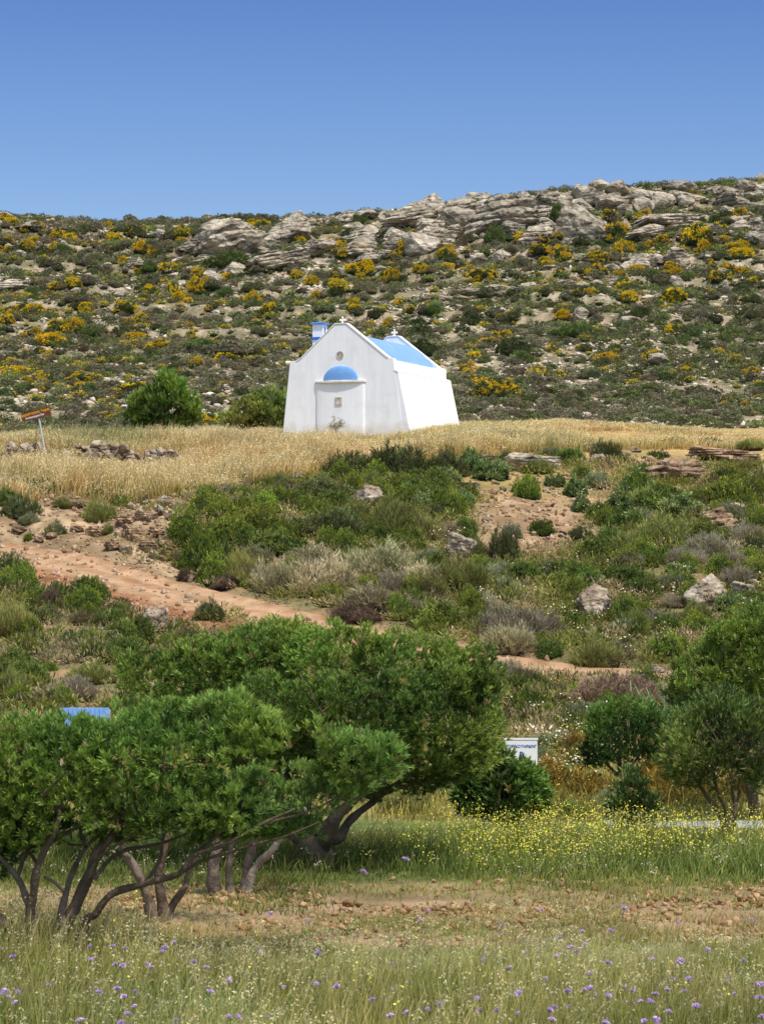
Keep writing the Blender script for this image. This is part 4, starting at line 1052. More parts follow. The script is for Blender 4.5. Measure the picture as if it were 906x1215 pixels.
    # hollow upper part: four posts with arched openings, solid foot
    bx(bm, tx - hw, tx + hw, ty - hw, ty + hw, 2.9, 4.19)
    tower = bm_obj('bell_tower', bm, M_WALL, root)
    bm = bmesh.new()
    # front wall solid, side faces with round-headed arch
    bx(bm, tx - hw, tx + hw, ty - hw, ty - hw + 0.05, 4.193, zt)
    bx(bm, tx - hw, tx + hw, ty + hw - 0.05, ty + hw, 4.193, zt)
    bm_obj('tower_wall', bm, M_WALL, tower)
    for sx in (-1, 1):
        bm = bmesh.new(); k = 10; r = 0.095; zs = zt - 0.20
        out = [(-hw + 0.052, 4.193), (-r, 4.193), (-r, zs)] + [(-r * math.cos(math.pi * i / k), zs + r * 1.15 * math.sin(math.pi * i / k)) for i in range(1, k)] + [(r, zs), (r, 4.193), (hw - 0.052, 4.193), (hw - 0.052, zt), (-hw + 0.052, zt)]
        xa, xb = (tx + hw - 0.05, tx + hw) if sx > 0 else (tx - hw, tx - hw + 0.05)
        A = [bm.verts.new((xa, ty + u, v)) for u, v in out]; Bv = [bm.verts.new((xb, ty + u, v)) for u, v in out]
        for i in range(len(out)): bm.faces.new((A[i], A[(i + 1) % len(out)], Bv[(i + 1) % len(out)], Bv[i]))
        bm.faces.new(A[::-1]); bm.faces.new(Bv)
        bm_obj('arch_wall', bm, M_WALL, tower)
    bm = bmesh.new(); bx(bm, tx - 0.05, tx + 0.05, ty - hw + 0.055, ty + hw - 0.055, 4.20, zt - 0.04)
    bm_obj('arch_lining', bm, M_BLUED, tower)
    bm = bmesh.new()
    o_ = hw + 0.035
    bx(bm, tx - o_, tx + o_, ty - o_, ty - hw - 0.002, 4.17, 4.28); bx(bm, tx - o_, tx + o_, ty + hw + 0.002, ty + o_, 4.17, 4.28)
    bx(bm, tx - o_, tx - hw - 0.002, ty - hw, ty + hw, 4.17, 4.28); bx(bm, tx + hw + 0.002, tx + o_, ty - hw, ty + hw, 4.17, 4.28)
    bm_obj('blue_band', bm, M_BLUED, tower)
    bm = bmesh.new(); e = hw + 0.085
    vs = bx(bm, tx - e, tx + e, ty - e, ty + e, zt + 0.003, zt + 0.06)
    bmesh.ops.create_cone(bm, cap_ends=True, segments=4, radius1=e * 1.36, radius2=0.08, depth=0.05, matrix=Matrix.Translation((tx, ty, zt + 0.088)) @ Matrix.Rotation(math.pi / 4, 4, 'Z'))
    bmesh.ops.create_uvsphere(bm, u_segments=10, v_segments=6, radius=0.06, matrix=Matrix.Translation((tx, ty, zt + 0.11)))
    bm_obj('tower_roof', bm, plain('tower_blue', (0.10, 0.28, 0.62), rough=0.7, nscale=3, nmix=0.15), tower)
    return root

# ------------------------------------------------------------------ signs
def text_mesh(name, body, size, mat, parent, loc, ext=0.002, font_scale=(1, 1)):
    cu = bpy.data.curves.new(name, 'FONT'); cu.body = body; cu.size = size; cu.align_x = 'CENTER'; cu.align_y = 'CENTER'; cu.extrude = ext; cu.offset = size * 0.012
    tmp = bpy.data.objects.new(name, cu); COL.objects.link(tmp)
    dg = bpy.context.evaluated_depsgraph_get(); me = bpy.data.meshes.new_from_object(tmp.evaluated_get(dg)); bpy.data.objects.remove(tmp)
    me.materials.clear(); me.materials.append(mat)
    o = bpy.data.objects.new(name, me); COL.objects.link(o); o.parent = parent; o.location = loc; o.rotation_euler = (math.pi / 2, 0, 0); o.scale = (font_scale[0], font_scale[1], 1)
    return o
def rounded_panel(w, h, t, r):
    bm = bmesh.new(); pts = []
    for cx, cz, a0 in ((w / 2 - r, h / 2 - r, 0), (-w / 2 + r, h / 2 - r, 90), (-w / 2 + r, -h / 2 + r, 180), (w / 2 - r, -h / 2 + r, 270)):
        for k in range(5):
            a = math.radians(a0 + 22.5 * k); pts.append((cx + r * math.cos(a), cz + r * math.sin(a)))
    extrude_profile(bm, pts, -t / 2, t / 2)
    return bm
def signs():
    brown = plain('brown_enamel', (0.13, 0.036, 0.015), rough=0.5, nmix=0.12); steel = plain('galvanised_steel', (0.50, 0.52, 0.56), rough=0.45, nmix=0.1, metal=0.3)
    yel = plain('yellow_lettering', (0.85, 0.45, 0.03), rough=0.6); wht = plain('white_paint', (0.80, 0.80, 0.80), rough=0.6)
    Y = 107.0; s = Y / F
    top = P(46, 500, Y); foot = P(58.5, 553, Y)
    g = gz(foot.x, Y)
    root = empty('road_sign', (foot.x, Y, g)); tag(root, 'leaning brown road sign with yellow and white lettering on a thin steel post', 'sign')
    c = P(43, 491.5, Y); rel = Vector(c) - Vector((foot.x, Y, g))
    ang = math.radians(15)
    bm = rounded_panel(35.5 * s, 10.2 * s, 0.03, 0.04)
    pn = bm_obj('sign_panel', bm, brown, root); pn.location = rel; pn.rotation_euler = (0, -ang, 0)
    text_mesh('lettering', 'Αρχαιολογικός Χώρος', 0.125, yel, pn, (-0.02, -0.018, 0.065), font_scale=(0.83, 1))
    text_mesh('lettering', 'Archaeological Site', 0.105, wht, pn, (-0.06, -0.018, -0.065), font_scale=(0.86, 1))
    bm = rounded_panel(34 * s, 8.8 * s, 0.006, 0.035); 
    bm2 = bmesh.new(); bmesh.ops.create_cone(bm2, cap_ends=True, segments=12, radius1=0.035, radius2=0.035, depth=1.0); bm.free()
    po = bm_obj('post', bm2, steel, root, smooth=False)
    a = Vector((top.x - foot.x + 0.01, 0.05, top.z - g + 0.12)); b = Vector((0, 0.05, -0.3)); d = a - b
    po.location = (a + b) / 2; po.scale = (1, 1, d.length); po.rotation_mode = 'QUATERNION'; po.rotation_quaternion = d.to_track_quat('Z', 'Y')
    # white parking sign behind the young tree
    Y = 47.5; s = Y / F
    c = P(618, 893, Y); g = gz(c.x, Y)
    root = empty('notice_board', (c.x, Y, g)); tag(root, 'white board with blue lettering half hidden behind the round dark tree', 'sign')
    blu = plain('blue_lettering', (0.02, 0.04, 0.36), rough=0.6)
    bm = rounded_panel(38 * s, 30 * s, 0.02, 0.01); pn = bm_obj('board', bm, wht, root); pn.location = (0, 0, c.z - g)
    text_mesh('lettering', 'ΤΟΡΙΚΟ', 0.060, blu, pn, (-0.125, -0.013, 0.10), font_scale=(0.98, 1))
    text_mesh('lettering', 'ΠΑΡΚΙΝΓ', 0.060, blu, pn, (0.12, -0.013, 0.10), font_scale=(0.98, 1))
    text_mesh('lettering', 'P', 0.12, blu, pn, (0.0, -0.013, -0.03))
    bm = rounded_panel(38 * s + 0.03, 0.03, 0.035, 0.005); fr = bm_obj('frame', bm, wht, pn); fr.location = (0, 0, 15 * s + 0.016)
    for x in (-0.2, 0.2):
        bm = bmesh.new(); bmesh.ops.create_cone(bm, cap_ends=True, segments=10, radius1=0.022, radius2=0.022, depth=c.z - g + 0.2, matrix=Matrix.Translation((x, 0.035, (c.z - g) / 2 - 0.1)))
        bm_obj('leg', bm, steel, root)
    # blue sheet seen through the crown of the left tree
    Y = 47.0; s = Y / F
    c = P(100, 860, Y); g = gz(c.x, Y)
    root = empty('blue_hoarding', (c.x, Y, g)); tag(root, 'flat pale blue sheet panel showing above the crown of the multi-stemmed tree', 'panel')
    hw = 29 * s
    bm = bmesh.new(); n = 22
    for i in range(n):
        x0, x1 = -hw + 2 * hw * i / n, -hw + 2 * hw * (i + 1) / n; yy = [0, 0.012][i % 2]
        bx(bm, x0 + 0.001, x1 - 0.001, yy, yy + 0.01, -20 * s, 20 * s)
    pn = bm_obj('sheet', bm, plain('sky_blue_paint', (0.22, 0.42, 0.85), rough=0.6, nscale=4, nmix=0.12), root); pn.location = (0, 0, c.z - g)
    for x in (-hw, 0, hw):
        bm = bmesh.new(); bx(bm, x - 0.025, x + 0.025, 0.025, 0.07, -0.2, c.z - g + 18 * s); bm_obj('leg', bm, steel, root)
    bm = bmesh.new(); bx(bm, -hw, hw, 0.025, 0.06, c.z - g + 18.2 * s, c.z - g + 20 * s); bm_obj('top_rail', bm, plain('rail_blue', (0.45, 0.60, 0.85), rough=0.5), root)

def stone_wall():
    # low ruined dry-stone wall in the golden grass
    rng = random.Random(4)
    root = empty('dry_stone_wall', P(100, 545, 109.2)); tag(root, 'low ruined dry-stone wall of grey stones running through the golden grass', 'wall')
    o0 = root.location
    for i in range(120):
        px = rng.uniform(2, 212)
        if 62 < px < 78 and rng.random() < 0.7: continue
        Y = 109.2 + rng.uniform(-0.35, 0.35); x = (px - CX) / F * Y
        lay = rng.choice([1, 1, 2, 2, 3] if (px < 60 or 90 < px < 150) else [0, 0, 1])
        z = gz(x, Y) + 0.10 + lay * 0.17
        w = rng.uniform(0.22, 0.55)
        o = bpy.data.objects.new('stone', rng.choice(STONE)); COL.objects.link(o); o.parent = root
        o.location = (x - o0.x, Y - o0.y, z - o0.z - 0.08); o.scale = (w, w * 0.8, w * rng.uniform(0.45, 0.75)); o.rotation_euler = (rng.uniform(-.2, .2), rng.uniform(-.25, .25), rng.uniform(0, 3))

# ------------------------------------------------------------------ the slope: rocks and shrubs surveyed one by one
def slope_rocks():
    N_, O_, S_ = ROCK_NEAR, ROCK_OCH, ROCK_SLAB
    put_rock(N_[0], 434, 604, 48, 30, 'pale pointed boulder between the dark heath shrubs below the chapel', tilt=6)
    put_rock(N_[1], 355, 574, 38, 15, 'flat whitish boulder at the edge of the golden grass left below the chapel')
    put_rock(N_[2], 545, 668, 42, 36, 'cream angular boulder beside the flowering spurge, centre of the slope', tilt=-8)
    put_rock(S_[0], 629, 560, 74, 24, 'long flat overhanging rock ledge at the terrace edge right of the chapel', name='rock_ledge', dep=0.5)
    put_rock(O_[0], 797, 576, 80, 34, 'wide ochre rock ledge with a dark hollow beneath it', name='rock_ledge', dep=0.5)
    put_rock(O_[1], 858, 548, 90, 20, 'low broken ochre rock shelf above the wide ledge near the terrace end', name='rock_ledge', dep=0.5)
    put_rock(N_[3], 709, 549, 21, 11, 'small flat grey stone in the short grass between the two ledges', name='stone')
    put_rock(N_[4], 754, 537, 15, 8, 'small rounded stone at the top edge of the bare ledge ground', name='stone')
    put_rock(N_[1], 705, 734, 56, 42, 'big cracked tan boulder above the lower bend of the track', rz=0.6)
    put_rock(N_[0], 838, 718, 82, 38, 'largest grey-white craggy boulder on the right side of the slope', rz=1.1, dep=0.6)
    put_rock(N_[2], 884, 715, 34, 26, 'grey boulder leaning against the largest craggy boulder')
    put_rock(S_[1], 872, 606, 42, 11, 'flat cap stone perched on the tan rock pile', name='stone', sink=0.0, y0=60)
    put_rock(O_[2], 856, 636, 56, 34, 'tan rock pile under the flat cap stone', tilt=10)
    put_rock(N_[4], 897, 700, 24, 13, 'small pale boulder behind the craggy boulder')
    put_rock(N_[3], 180, 750, 32, 32, 'upright tan boulder on the lower edge of the dirt track', tilt=-12)
    put_rock(N_[0], 206, 748, 9, 15, 'thin upright stone beside the tan boulder', name='stone')
    put_rock(O_[0], 66, 735, 16, 13, 'square ochre stone on the reddish rubble below the track', name='stone')
    put_rock(O_[1], 46, 644, 15, 11, 'ochre stone lying at the foot of the bank', name='stone')
    put_rock(N_[2], 221, 868 - 92, 16, 12, 'pale stone among the shrubs above the left crown', name='stone')
    put_rock(N_[1], 47, 818, 16, 10, 'pale stone in the olive scrub above the blue panel', name='stone')
    put_rock(N_[4], 779, 800, 22, 12, 'grey flat stone beside the pinkish brush', name='stone')
    put_rock(N_[0], 760, 700, 24, 12, 'grey stone between cushion shrubs on the lower slope', name='stone')
    put_rock(S_[2], 640, 548, 60, 7, 'thin pale rock edge in the grass right of the chapel', name='rock_ledge', dep=0.4)
    put_rock(N_[3], 566, 546, 60, 7, 'thin white rock edge behind the spurge bushes', name='rock_ledge', dep=0.4)
    put_rock(N_[4], 292, 586, 28, 9, 'low pale stone at the grass edge above the cushion shrubs', name='stone')
    # collapsed stones on the bank above the track
    rng = random.Random(9)
    for (px, row, w, h) in ((160, 640, 34, 20), (178, 655, 30, 20), (188, 636, 26, 16), (150, 622, 28, 14), (200, 664, 24, 16), (112, 636, 24, 14), (135, 652, 26, 13), (92, 630, 22, 10), (172, 618, 24, 14), (24, 632, 26, 10), (60, 640, 20, 9)):
        put_rock(rng.choice(ROCK_OCH), px, row, w, h, 'ochre bedrock lump sticking out of the eroded bank above the track', name='boulder', group='ochre bedrock lumps in the eroded bank', rz=rng.uniform(-0.6, 0.6), sink=0.25)
    for i in range(58):
        px = rng.gauss(178, 26); row = rng.uniform(600, 668) - abs(px - 178) * 0.1
        if px > 222 or px < 90: continue
        w = rng.uniform(5, 17)
        me = rng.choice(STONE + STONEO + STONEO)
        put_rock(me, px, row, w, w * rng.uniform(0.5, 0.75), 'fallen stone in the collapsed bank above the dirt track', name='stone', group='fallen stones in the collapsed bank above the track', rz=rng.uniform(0, 3), sink=0.3)
    for (px, row) in ((196, 600), (209, 608), (202, 618), (190, 612)):
        put_rock(rng.choice(STONE), px, row, 17, 13, 'pale block on top of the collapsed bank beside the cushion shrubs', name='stone', group='pale blocks on top of the collapsed bank', rz=rng.uniform(0, 3))
    for i in range(46):
        px = rng.uniform(55, 240); row = np.interp(px, [0, 100, 240], [690, 716, 750]) + rng.uniform(-10, 24)
        w = rng.uniform(5, 13)
        put_rock(rng.choice(STONE + STONEO + STONEO), px, row, w, w * 0.65, 'loose stone in the reddish rubble along the lower track edge', name='stone', group='loose stones in the reddish rubble below the track', rz=rng.uniform(0, 3), sink=0.3)
    for i in range(40):
        px = rng.gauss(625, 42); row = rng.uniform(575, 660); w = rng.uniform(4, 12)
        put_rock(rng.choice(STONE + STONEO + STONEO), px, row, w, w * 0.6, 'small stone on the patch of bare ochre soil', name='stone', group='small stones on the bare ochre soil', rz=rng.uniform(0, 3), sink=0.3)
    for i in range(46):
        px = rng.uniform(700, 905); row = rng.uniform(536, 586); w = rng.uniform(6, 22)
        put_rock(rng.choice(ROCK_NEAR + ROCK_OCH + STONE), px, row, w, w * 0.42, 'broken stone scattered around the wide ochre ledge', name='stone', group='broken stones around the wide ochre ledge', rz=rng.uniform(0, 3), sink=0.3)

SURV = """heath 415 566 84 42|heath 468 566 96 52|heath 528 568 70 42|heath 380 594 90 36|heath 600 552 40 22|olive 440 580 34 24|green 505 590 60 26|heath 404 640 96 50|heath 350 634 66 30
cushion 312 610 62 28|cushion 312 634 62 34|cushion 280 642 50 26|cushion 363 612 36 24|cushion 381 616 32 22|cushion 262 620 60 30|cushion 245 602 60 26
spurge 527 580 40 34|spurge 556 562 42 34|spurge 520 604 32 26|spurge 549 604 36 30|spurge 582 570 48 34|olive 467 632 70 48|olive 500 640 50 36|green 450 645 40 26
brush 325 706 76 46|brush 375 706 96 56|brush 440 692 110 54|brush 492 700 76 40|brush 372 672 70 34|brush 440 728 100 42|grey 300 694 44 32|brush 300 672 50 30|grey 470 706 50 34|dead 420 742 70 34
olive 541 706 84 48|olive 500 712 60 36|greygreen 585 694 44 32|greygreen 600 706 40 30|cushion 471 736 38 32|green 520 744 70 34|cushion 560 728 44 28|green 590 742 36 24|grey 622 766 116 56|brush 605 775 80 40|green 655 780 40 24
heath 20 614 58 38|greygreen 36 622 26 18|olive 114 618 46 30|greygreen 66 634 28 20|heath 10 684 62 40|cushion 27 704 52 34|cushion 8 706 40 30|dead 61 724 34 34|dead 96 742 40 22|olive 14 756 54 48|green 30 740 40 26|greygreen 80 776 70 30|greygreen 118 772 80 32|greygreen 60 790 70 26|green 165 766 44 38|green 142 788 60 36|cushion 198 774 34 20|olive 110 812 60 30|grey 85 830 60 34|olive 150 812 40 26|dead 60 842 46 26|green 20 800 50 34|olive 10 830 60 40|green 45 770 30 22
cushion 218 644 56 40|cushion 245 612 50 28|cushion 240 684 60 56|cushion 276 650 70 40|dead 214 676 28 28|dead 224 690 30 24|olive 285 694 50 44|heath 262 668 40 30|green 320 660 60 34|green 350 662 60 30|dead 268 700 50 24|cushion 330 640 40 22
green 625 588 38 30|cushion 626 592 34 26|spurge 659 578 26 22|spurge 681 590 32 30|greygreen 706 580 36 26|heath 720 548 42 34|green 672 552 46 22|heath 780 545 30 16|cushion 709 616 30 22|spurge 688 608 28 24|spurge 755 590 60 40|spurge 735 612 44 36|green 770 610 50 34|spurge 808 612 70 34|olive 790 646 80 42|greygreen 762 630 50 34|cushion 860 576 46 26|cushion 868 604 70 38|cushion 892 594 50 30|grey 890 648 50 34|grey 846 664 74 38|grey 815 674 60 32|grey 868 676 50 28|heath 598 668 40 54|green 616 692 54 28|greygreen 605 640 30 26|heath 690 640 40 22|green 706 664 52 28|olive 740 660 60 30|green 650 690 50 26|green 740 700 60 34|cushion 853 684 50 26|cushion 896 690 46 28|cushion 742 738 44 32|green 760 712 50 28|grey 781 748 52 30|cushion 753 756 40 24|cushion 792 784 56 36|green 825 762 50 28|cushion 879 744 44 28|green 850 760 40 26|olive 706 792 66 40|grey 735 780 50 24|dead 667 838 36 34|cushion 623 850 62 34|green 610 828 50 34|cushion 650 862 50 26|pink 742 838 110 46|pink 700 830 50 30|greygreen 690 862 70 40|spurge 770 866 76 40|greygreen 660 896 70 36|greygreen 640 910 50 30|grey 800 722 40 22|green 700 700 44 26|green 800 700 50 24|cushion 820 716 44 26|grey 560 745 40 24
rust 690 905 60 44|rust 655 946 84 54|rust 700 956 90 50|rust 815 955 100 56|rust 780 946 70 56|rust 870 950 60 40|rust 640 962 70 34|olive 520 950 80 34|olive 480 965 70 30|olive 560 940 60 34|greygreen 725 962 44 36|rust 590 950 60 34|green 670 972 60 24|rust 765 900 40 40"""

def slope_shrubs():
    taken = []
    for ln in SURV.split('\n'):
        for it in ln.split('|'):
            k, px, base, w, h = it.split(); px, base, w, h = map(float, (px, base, w, h))
            shrub(k, px, base, w * 1.10, h * 1.10, y0=40); taken.append((px, base - h / 2, w))
    rng = random.Random(21); n = 0
    for k, px, row, w, h in (('olive', 150, 568, 40, 20), ('olive', 235, 560, 34, 16), ('green', 205, 585, 34, 18), ('olive', 300, 560, 36, 16), ('olive', 60, 590, 40, 20), ('green', 330, 578, 40, 20), ('olive', 95, 530, 60, 22), ('olive', 150, 528, 70, 24), ('olive', 210, 525, 60, 20), ('greygreen', 655, 540, 36, 14), ('olive', 700, 535, 40, 16), ('olive', 800, 528, 40, 14), ('green', 845, 530, 36, 14), ('olive', 890, 535, 40, 18), ('olive', 265, 575, 30, 16), ('heath', 335, 590, 50, 26), ('olive', 20, 585, 50, 20), ('green', 8, 600, 40, 26), ('olive', 75, 602, 30, 18), ('greygreen', 170, 596, 26, 14), ('green', 140, 600, 26, 16), ('cushion', 35, 640, 20, 10), ('olive', 128, 632, 22, 14), ('dead', 90, 604, 30, 14), ('greygreen', 245, 590, 40, 20)):
        shrub(k, px, row, w, h, y0=80)
    while n < 400:
        px = rng.uniform(-60, 966); row = rng.uniform(560, 870)
        if px < 250 and row < 690: continue
        if 560 < px < 690 and 570 < row < 680 and rng.random() < 0.85: continue
        if px > 690 and row < 590 and rng.random() < 0.7: continue
        if 250 < px < 560 and row < 572: continue
        p = hit(px, row, 50); ty, hw = track_y(p.x, p.y)
        w = rng.uniform(22, 54); 
        if abs(p.y - ty) < hw + w * p.y / F * 0.55: continue
        if 0 < px < 240 and p.y > ty - 5: continue
        if row > 770 and 230 < px < 560: continue
        if any(abs(px - a) < c * 0.42 and abs(row - 14 - b) < 12 for a, b, c in taken) and rng.random() < 0.35: continue
        k = rng.choices(['cushion', 'green', 'heath', 'grey', 'greygreen', 'olive', 'dead', 'spurge'], [14, 11, 4.5, 0.8, 2, 3, 0.8, 1.5])[0]
        shrub(k, px, row, w, w * rng.uniform(0.5, 0.76), y0=50); taken.append((px, row, w)); n += 1

def label_shrubs():
    def place_of(px, row):
        if row < 600 and px < 250: return 'at the edge of the golden grass above the bank'
        if px < 250 and row < 640: return 'on the bank above the dirt track'
        if px < 250 and row < 705: return 'beside the upper bend of the dirt track'
        if px < 250 and row < 775: return 'just below the dirt track near the rubble'
        if px < 250: return 'in the scrub behind the left olive crown'
        if px < 400 and row < 650: return 'at the grass edge left below the chapel'
        if px < 400: return 'above the middle of the dirt track'
        if px < 590 and row < 612: return 'directly below the chapel'
        if px < 590 and row < 680: return 'halfway between chapel and dirt track'
        if px < 590: return 'above the big olive crown in the middle'
        if px < 720 and row < 625: return 'around the bare ochre soil'
        if px < 720 and row < 715: return 'left of the cracked tan boulder'
        if px < 720 and row < 800: return 'below the cracked tan boulder'
        if px < 720: return 'beside the lower track end near the white board'
        if row < 600: return 'around the wide ochre ledge'
        if row < 660: return 'near the perched cap stone'
        if row < 730: return 'beside the largest craggy boulder'
        if row < 800: return 'above the dark olive tree at the edge'
        return 'behind the low rounded olive bush'
    cells = {}
    for it in PLACED: cells.setdefault((it[0], place_of(it[2], it[3])), []).append(it)
    ordn = ['first', 'second', 'third', 'fourth', 'fifth', 'sixth']
    for (k, pl), its in cells.items():
        its.sort(key=lambda t: t[2])
        d = DESC[k][1]
        big = max(its, key=lambda t: t[4])
        for i, it in enumerate(its):
            if len(its) == 1: lab, g = f'{d} {pl}', None
            elif len(its) == 2: lab, g = f'{["left", "right"][i]} one of two: {d} {pl}', None
            elif len(its) <= 6: lab, g = f'{d} {pl}, {ordn[i]} from the left', d + ' ' + pl
            elif it is big: lab, g = f'widest {d} {pl}', None
            else: lab, g = f'smaller {d} {pl}', f'smaller {d}s {pl}'
            for dr in ('dried ', 'domed ', 'leafless ', 'with leafy rosettes ', 'fine-leaved ', 'twiggy ', 'dock '):
                if len(lab.split()) > 16: lab = lab.replace(dr, '')
            w = lab.split()
            if len(w) > 16: lab = lab.replace('fine-leaved ', '').replace('with leafy rosettes ', '').replace('twiggy ', '')
            for _ in range(3):
                if len(lab.split()) > 16: lab = ' '.join(lab.replace('the ', '', 1).split())
            tag(it[1], lab, it[6], g)

# ------------------------------------------------------------------ the hillside behind
def far_bush(seed, cols, yellow, n=230, k=5, size=0.10, core=True):
    rng = np.random.default_rng(seed)
    fol = MB(); blo = MB()
    d = rdir(n, rng); d[:, 2] = np.abs(d[:, 2]); r = 0.9 + 0.45 * fbm(d * 2.2 + seed, 3)
    p = d * r[:, None]
    ax = d + np.array([0, 0, 0.8]) + rng.normal(size=p.shape) * 0.3
    tone = np.clip(0.5 + 0.9 * fbm(p * 2 + seed, 2) + 0.1 * rng.normal(size=n), 0, 1)
    col = lerp(cols[0], cols[1], tone)
    ism = (fbm(p * 2.3 + seed * 2.7, 2) + 0.35 * (p[:, 2] - 0.35) > (0.12 - yellow * 0.42)) & (rng.random(n) < 0.9) if yellow > 0 else np.zeros(n, bool)
    pv, pq, pt = tuft_proto(k, size * 1.6, size * 0.75, (10, 70), rng, 0.01)
    place(fol, pv, pq, p[~ism], basis(ax[~ism], rng.uniform(0, 6, (~ism).sum())), rng.uniform(0.7, 1.3, (~ism).sum()), col[~ism], pt)
    if ism.any():
        cy = lerp((0.60, 0.38, 0.012), (0.80, 0.56, 0.03), rng.random(ism.sum()))
        place(blo, pv, pq, p[ism] * 1.04, basis(ax[ism], rng.uniform(0, 6, ism.sum())), rng.uniform(0.7, 1.25, ism.sum()), cy, pt)
    if core:
        bm = bmesh.new(); bmesh.ops.create_icosphere(bm, subdivisions=2 if n > 150 else 1, radius=1)
        vv = np.array([q.co[:] for q in bm.verts]); ff = np.array([[q.index for q in f.verts] for f in bm.faces]); bm.free()
        vv = vv * ((0.9 + 0.45 * fbm(vv * 2.2 + seed, 3)) * 0.86)[:, None]; vv[:, 2] = np.maximum(vv[:, 2], -0.3)
        fol.add(vv, None, np.array(cols[0]) * 0.6, t=ff)
    return fol, blo
GREENS = [((0.06, 0.08, 0.03), (0.14, 0.165, 0.065)), ((0.08, 0.12, 0.035), (0.20, 0.25, 0.08)), ((0.075, 0.085, 0.04), (0.19, 0.19, 0.09))]
GREYS = [((0.12, 0.115, 0.07), (0.27, 0.25, 0.16)), ((0.10, 0.115, 0.055), (0.24, 0.255, 0.12)), ((0.135, 0.115, 0.065), (0.26, 0.22, 0.13))]

def where_on_hill(px, row):
    h = 'left of the chapel' if px < 333 else ('behind and above the chapel' if px < 546 else 'right of the chapel')
    v = 'low on the hillside' if row > 440 else ('halfway up the hillside' if row > 355 else ('high on the hillside' if row > 290 else 'along the rocky hilltop'))
    return v + ' ' + h
def proj_row(p): 
    q = Vector(p); dz = q.dot(UP) / q.dot(FW); return CY - dz * F

